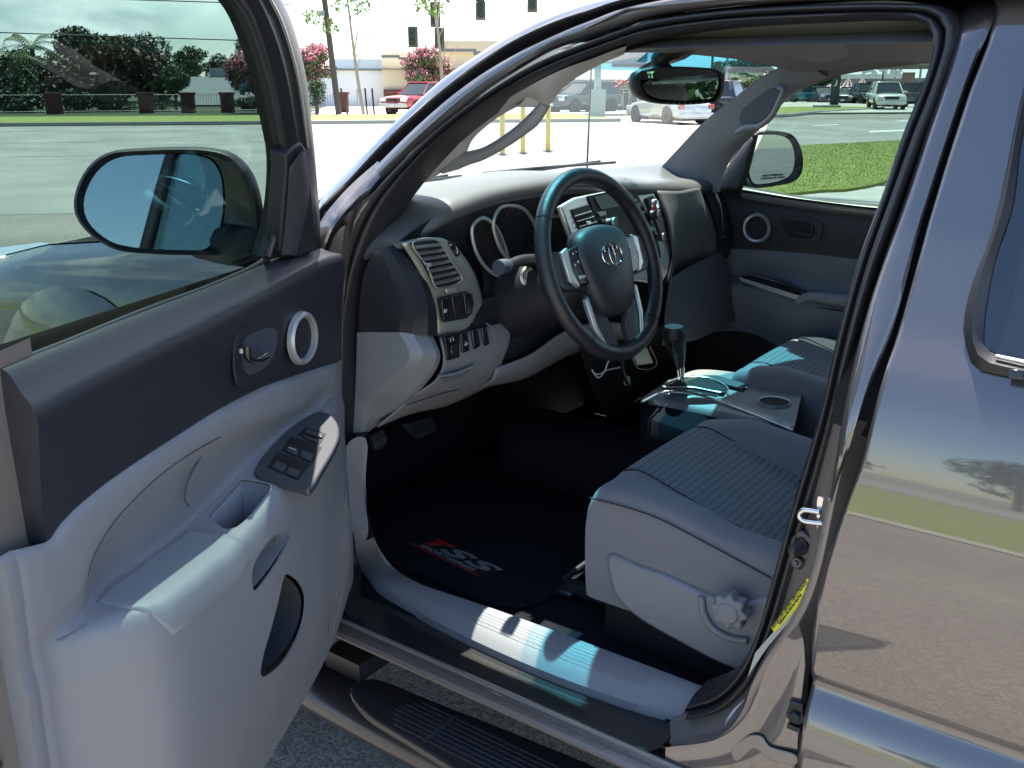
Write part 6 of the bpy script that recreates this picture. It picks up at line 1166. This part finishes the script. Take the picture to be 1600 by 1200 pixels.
# ---------------------------------------------------------------- cars
carglass = mat('car window glass', (.02, .03, .035), .05, 0, 0, spec=.8); lampm = mat('car headlamp', (.75, .76, .74), .1, .2, 1.); tailm = mat('car tail lamp', (.35, .01, .01), .2, 0, 1.); platem = mat('number plate', (.6, .6, .6), .5)
def car(name, label, cat, pos, head, style, col, group=None, metal=.3):
    """style: sedan / suv / pickup. local x forward, built round the origin"""
    pm_ = mat('car paint '+name+str(len(MT)), col, .28, metal, 1.)
    root = tag(empty(name, (0, 0, 0)), label, cat, group)
    Lx, Wd, Ht = {'sedan': (4.7, 1.8, 1.45), 'suv': (4.8, 1.9, 1.80), 'pickup': (5.3, 1.9, 1.76)}[style]; hb = {'sedan': .92, 'suv': 1.12, 'pickup': 1.10}[style]; gb_ = {'sedan': .22, 'suv': .38, 'pickup': .42}[style]; hl_ = Lx/2
    stn = {'sedan': [(-hl_, .62, .70), (-hl_+.08, .80, .85), (-hl_+.6, .96, .97), (-1.0, .97, 1.), (.8, .95, 1.), (1.25, .90, 1.), (hl_-.35, .80, .93), (hl_-.05, .66, .80), (hl_, .5, .7)],
           'suv': [(-hl_, .9, .9), (-hl_+.06, 1.08, .95), (-1.2, 1.12, 1.), (.9, 1.10, 1.), (1.2, 1.06, 1.), (hl_-.3, 1.0, .97), (hl_-.04, .9, .9), (hl_, .6, .85)],
           'pickup': [(-hl_, 1.0, .95), (-hl_+.05, 1.06, .97), (-.9, 1.06, 1.), (.7, 1.08, 1.), (1.1, 1.05, 1.), (hl_-.35, 1.0, .97), (hl_-.05, .9, .92), (hl_, .6, .85)]}[style]
    rows = []
    for x, zt_, wf in stn:
        w_ = Wd/2*wf; rows.append([np.array([x, y, z]) for y, z in ((-w_*.86, gb_), (-w_*.98, gb_+.12), (-w_, (gb_+zt_)/2), (-w_*.985, zt_-.10), (-w_*.90, zt_-.015), (-w_*.5, zt_+.025), (0, zt_+.035), (w_*.5, zt_+.025), (w_*.90, zt_-.015), (w_*.985, zt_-.10), (w_, (gb_+zt_)/2), (w_*.98, gb_+.12), (w_*.86, gb_))])
    cols = [crv([r[i] for r in rows], 40) for i in range(13)]; rows = [[cols[i][j] for i in range(13)] for j in range(40)]
    vs, fs = grid(rows); fs.append(tuple(range(13))[::-1] if True else ()); fs.append(tuple(range(39*13, 40*13))); mk('body', vs, fs, pm_, root)
    g = {'sedan': [(-1.75, -1.15, .15, 1.15)], 'suv': [(-2.25, -2.0, .25, 1.05)], 'pickup': [(-.75, -.62, .35, 1.05)]}[style][0]
    hw = Wd/2*.90; tw = Wd/2*.70; zr = Ht
    def fr4(x, z, w_): return [np.array([x, -w_, z]), np.array([x, w_, z])]
    vs = [(g[0], -hw, hb), (g[0], hw, hb), (g[3], hw, hb), (g[3], -hw, hb), (g[1], -tw, zr-.06), (g[1], tw, zr-.06), (g[2], tw, zr-.06), (g[2], -tw, zr-.06)]
    mk('glasshouse', vs, [(0, 1, 5, 4), (1, 2, 6, 5), (2, 3, 7, 6), (3, 0, 4, 7), (4, 5, 6, 7)], carglass, root, smooth=False)
    m = MB(); m.box(((g[1]+g[2])/2, 0, zr-.03), ((g[2]-g[1])/2+.04, tw+.02, .035)); m.build('roof', pm_, root, .03)
    for sgn in (1, -1):
        m = MB()
        for (xa, xb) in ((g[3], g[2]), (g[0], g[1]), ((g[0]+g[3])/2-.1, (g[1]+g[2])/2-.1)): m.cyl((xa, sgn*(hw+.005), hb-.02), (xb, sgn*(tw+.01), zr-.05), .04, .035, 6)
        m.build('window_frame', pm_, root)
    for sx in (hl_-.95, -hl_+1.0):
        for sy_ in (1, -1):
            R_ = .33 if style == 'sedan' else .38; y0 = sy_*(Wd/2-.10); wb = lathe('wheel_arch', [(0, .004), (R_+.07, .004), (R_+.07, -.05)], (sx, sy_*(Wd/2+.001), R_+.02), (0, sy_, 0), hole, root, 22)
            wh_ = lathe('wheel', [(R_*.6, .11), (R_*.95, .10), (R_, .05), (R_, -.1), (R_*.3, -.1)], (sx, y0, R_), (0, sy_, 0), rubber, root, 22); lathe('rim', [(0, .085), (R_*.2, .09), (R_*.25, .06), (R_*.55, .07), (R_*.62, .11)], (sx, y0, R_), (0, sy_, 0), silver, wh_, 16)
    zf = gb_+.42 if style != 'sedan' else .62
    for sy_ in (1, -1):
        m = MB(); m.box((hl_-.10, sy_*Wd*.36, zf), (.11, .19, .09)); m.build('headlight', lampm, root, .02)
        m = MB(); m.box((-hl_+.09, sy_*Wd*.40, zf+.1), (.10, .12, .10)); m.build('tail_light', tailm, root, .02)
        m = MB(); m.box((g[3]-.25, sy_*(Wd/2+.09), hb+.05), (.05, .10, .07)); m.build('wing_mirror', pm_, root, .02)
    m = MB(); m.box((hl_-.02, 0, zf), (.05, Wd*.22, .09)); m.build('grille', black, root, .01)
    bmat = silver if style == 'pickup' else pm_
    m = MB(); m.box((hl_-.0, 0, gb_+.14), (.10, Wd*.47, .11)); m.build('bumper', bmat, root, .04); m = MB(); m.box((-hl_+.0, 0, gb_+.14), (.08, Wd*.46, .11)); m.build('bumper', bmat, root, .04)
    m = MB(); m.box((hl_+.105, 0, gb_+.12), (.006, .16, .08)); m.build('number_plate', platem, root); m = MB(); m.box((-hl_-.09, 0, gb_+.36), (.02, .16, .08)); m.build('number_plate', platem, root)
    m = MB(); m.box((0, 0, gb_-.02), (hl_*.9, Wd*.40, .06)); m.build('underbody', hole, root)
    if style == 'pickup': m = MB(); m.box((-1.75, 0, 1.09), (.85, Wd*.40, .02)); m.build('bed_floor', hole, root)
    root.location = (pos[0], pos[1], .02); root.rotation_euler = (0, 0, head); WL[root.name] = np.array([pos[0], pos[1], 0]); return root
cam_h = AZ
gC = 'vehicles in the far lots'
def hd(deg): return cam_h+rad(deg)          # 0 = driving away from us, 180 = facing us, +90 = to our left
car('red_pickup', 'red pickup with white bonnet top and grey bumper facing left on the verge', 'pickup truck', B(660, 56), hd(148), 'pickup', (.40, .015, .03))
car('dark_suv', 'dark green suv facing left in front of the shop windows', 'suv', B(912, 60), hd(128), 'suv', (.015, .04, .045))
car('silver_sedan', 'silver sedan turning away below the cabin mirror, rear to the right', 'car', B(1046, 45), hd(22), 'sedan', (.50, .52, .52), metal=.5)
car('dark_hatchback', 'dark car half hidden behind the silver sedan', 'car', B(1088, 50), hd(60), 'suv', (.03, .035, .04))
car('white_sedan', 'white sedan parked right of the cabin mirror beneath the pillar', 'car', B(1124, 62), hd(70), 'sedan', (.72, .72, .70), group=gC)
car('teal_hatchback', 'teal car parked left of the pylon sign, next to the pillar trim', 'car', B(1257, 98), hd(100), 'sedan', (.02, .22, .26), group=gC)
car('white_suv', 'white suv driving towards us with lit amber lamps beside the striped tents', 'suv', B(1387, 71), hd(168), 'suv', (.70, .72, .66))
car('charcoal_suv', 'charcoal suv parked behind the white suv at the seal edge', 'suv', B(1428, 78), hd(30), 'suv', (.05, .055, .06), group=gC)
car('black_sedan', 'black sedan parked in front of the peaked tents', 'car', B(1328, 94), hd(150), 'sedan', (.015, .02, .03), group=gC)
car('black_pickup', 'black pickup parked between the black sedan and the white suv', 'pickup truck', B(1350, 92), hd(185), 'pickup', (.02, .02, .022), group=gC)
car('white_van', 'white van parked behind the black sedan under the tents', 'van', B(1322, 108), hd(180), 'suv', (.68, .70, .68), group=gC)
car('blue_sedan', 'dark blue car parked left of the pylon sign base', 'car', B(1286, 98), hd(180), 'sedan', (.03, .05, .10), group=gC)
car('grey_sedan', 'grey car parked behind the teal car', 'car', B(1272, 110), hd(180), 'sedan', (.2, .22, .24), group=gC)
# the street behind the camera, seen only in the mirrors and the paint
tag(sheet('verge_behind', [(-60, 8.6, 0), (70, 8.6, 0), (70, 25, 0), (-60, 25, 0)], .02, grass), kind='structure')
tag(sheet('kerb_behind', [(-60, 8.1, 0), (70, 8.1, 0), (70, 8.6, 0), (-60, 8.6, 0)], .03, conl), kind='structure')
tag(sheet('road_behind', [(-90, 26, 0), (90, 26, 0), (90, 46, 0), (-90, 46, 0)], .02, conc), kind='structure')

for i in range(7): car('parked_car', ('white', 'grey', 'white', 'black', 'white', 'silver', 'white')[i]+' car number %d' % 0 if False else 'parked car in the row mirrored in the passenger door mirror', 'car', (-34-i*3.4, -12.5-i*.3, 0), rad(100), 'suv' if i % 2 else 'sedan', ((.7, .7, .7), (.2, .2, .22), (.72, .72, .7), (.03, .03, .03), (.7, .7, .7), (.45, .46, .48), (.7, .7, .7))[i], group='parked row seen in the passenger mirror')
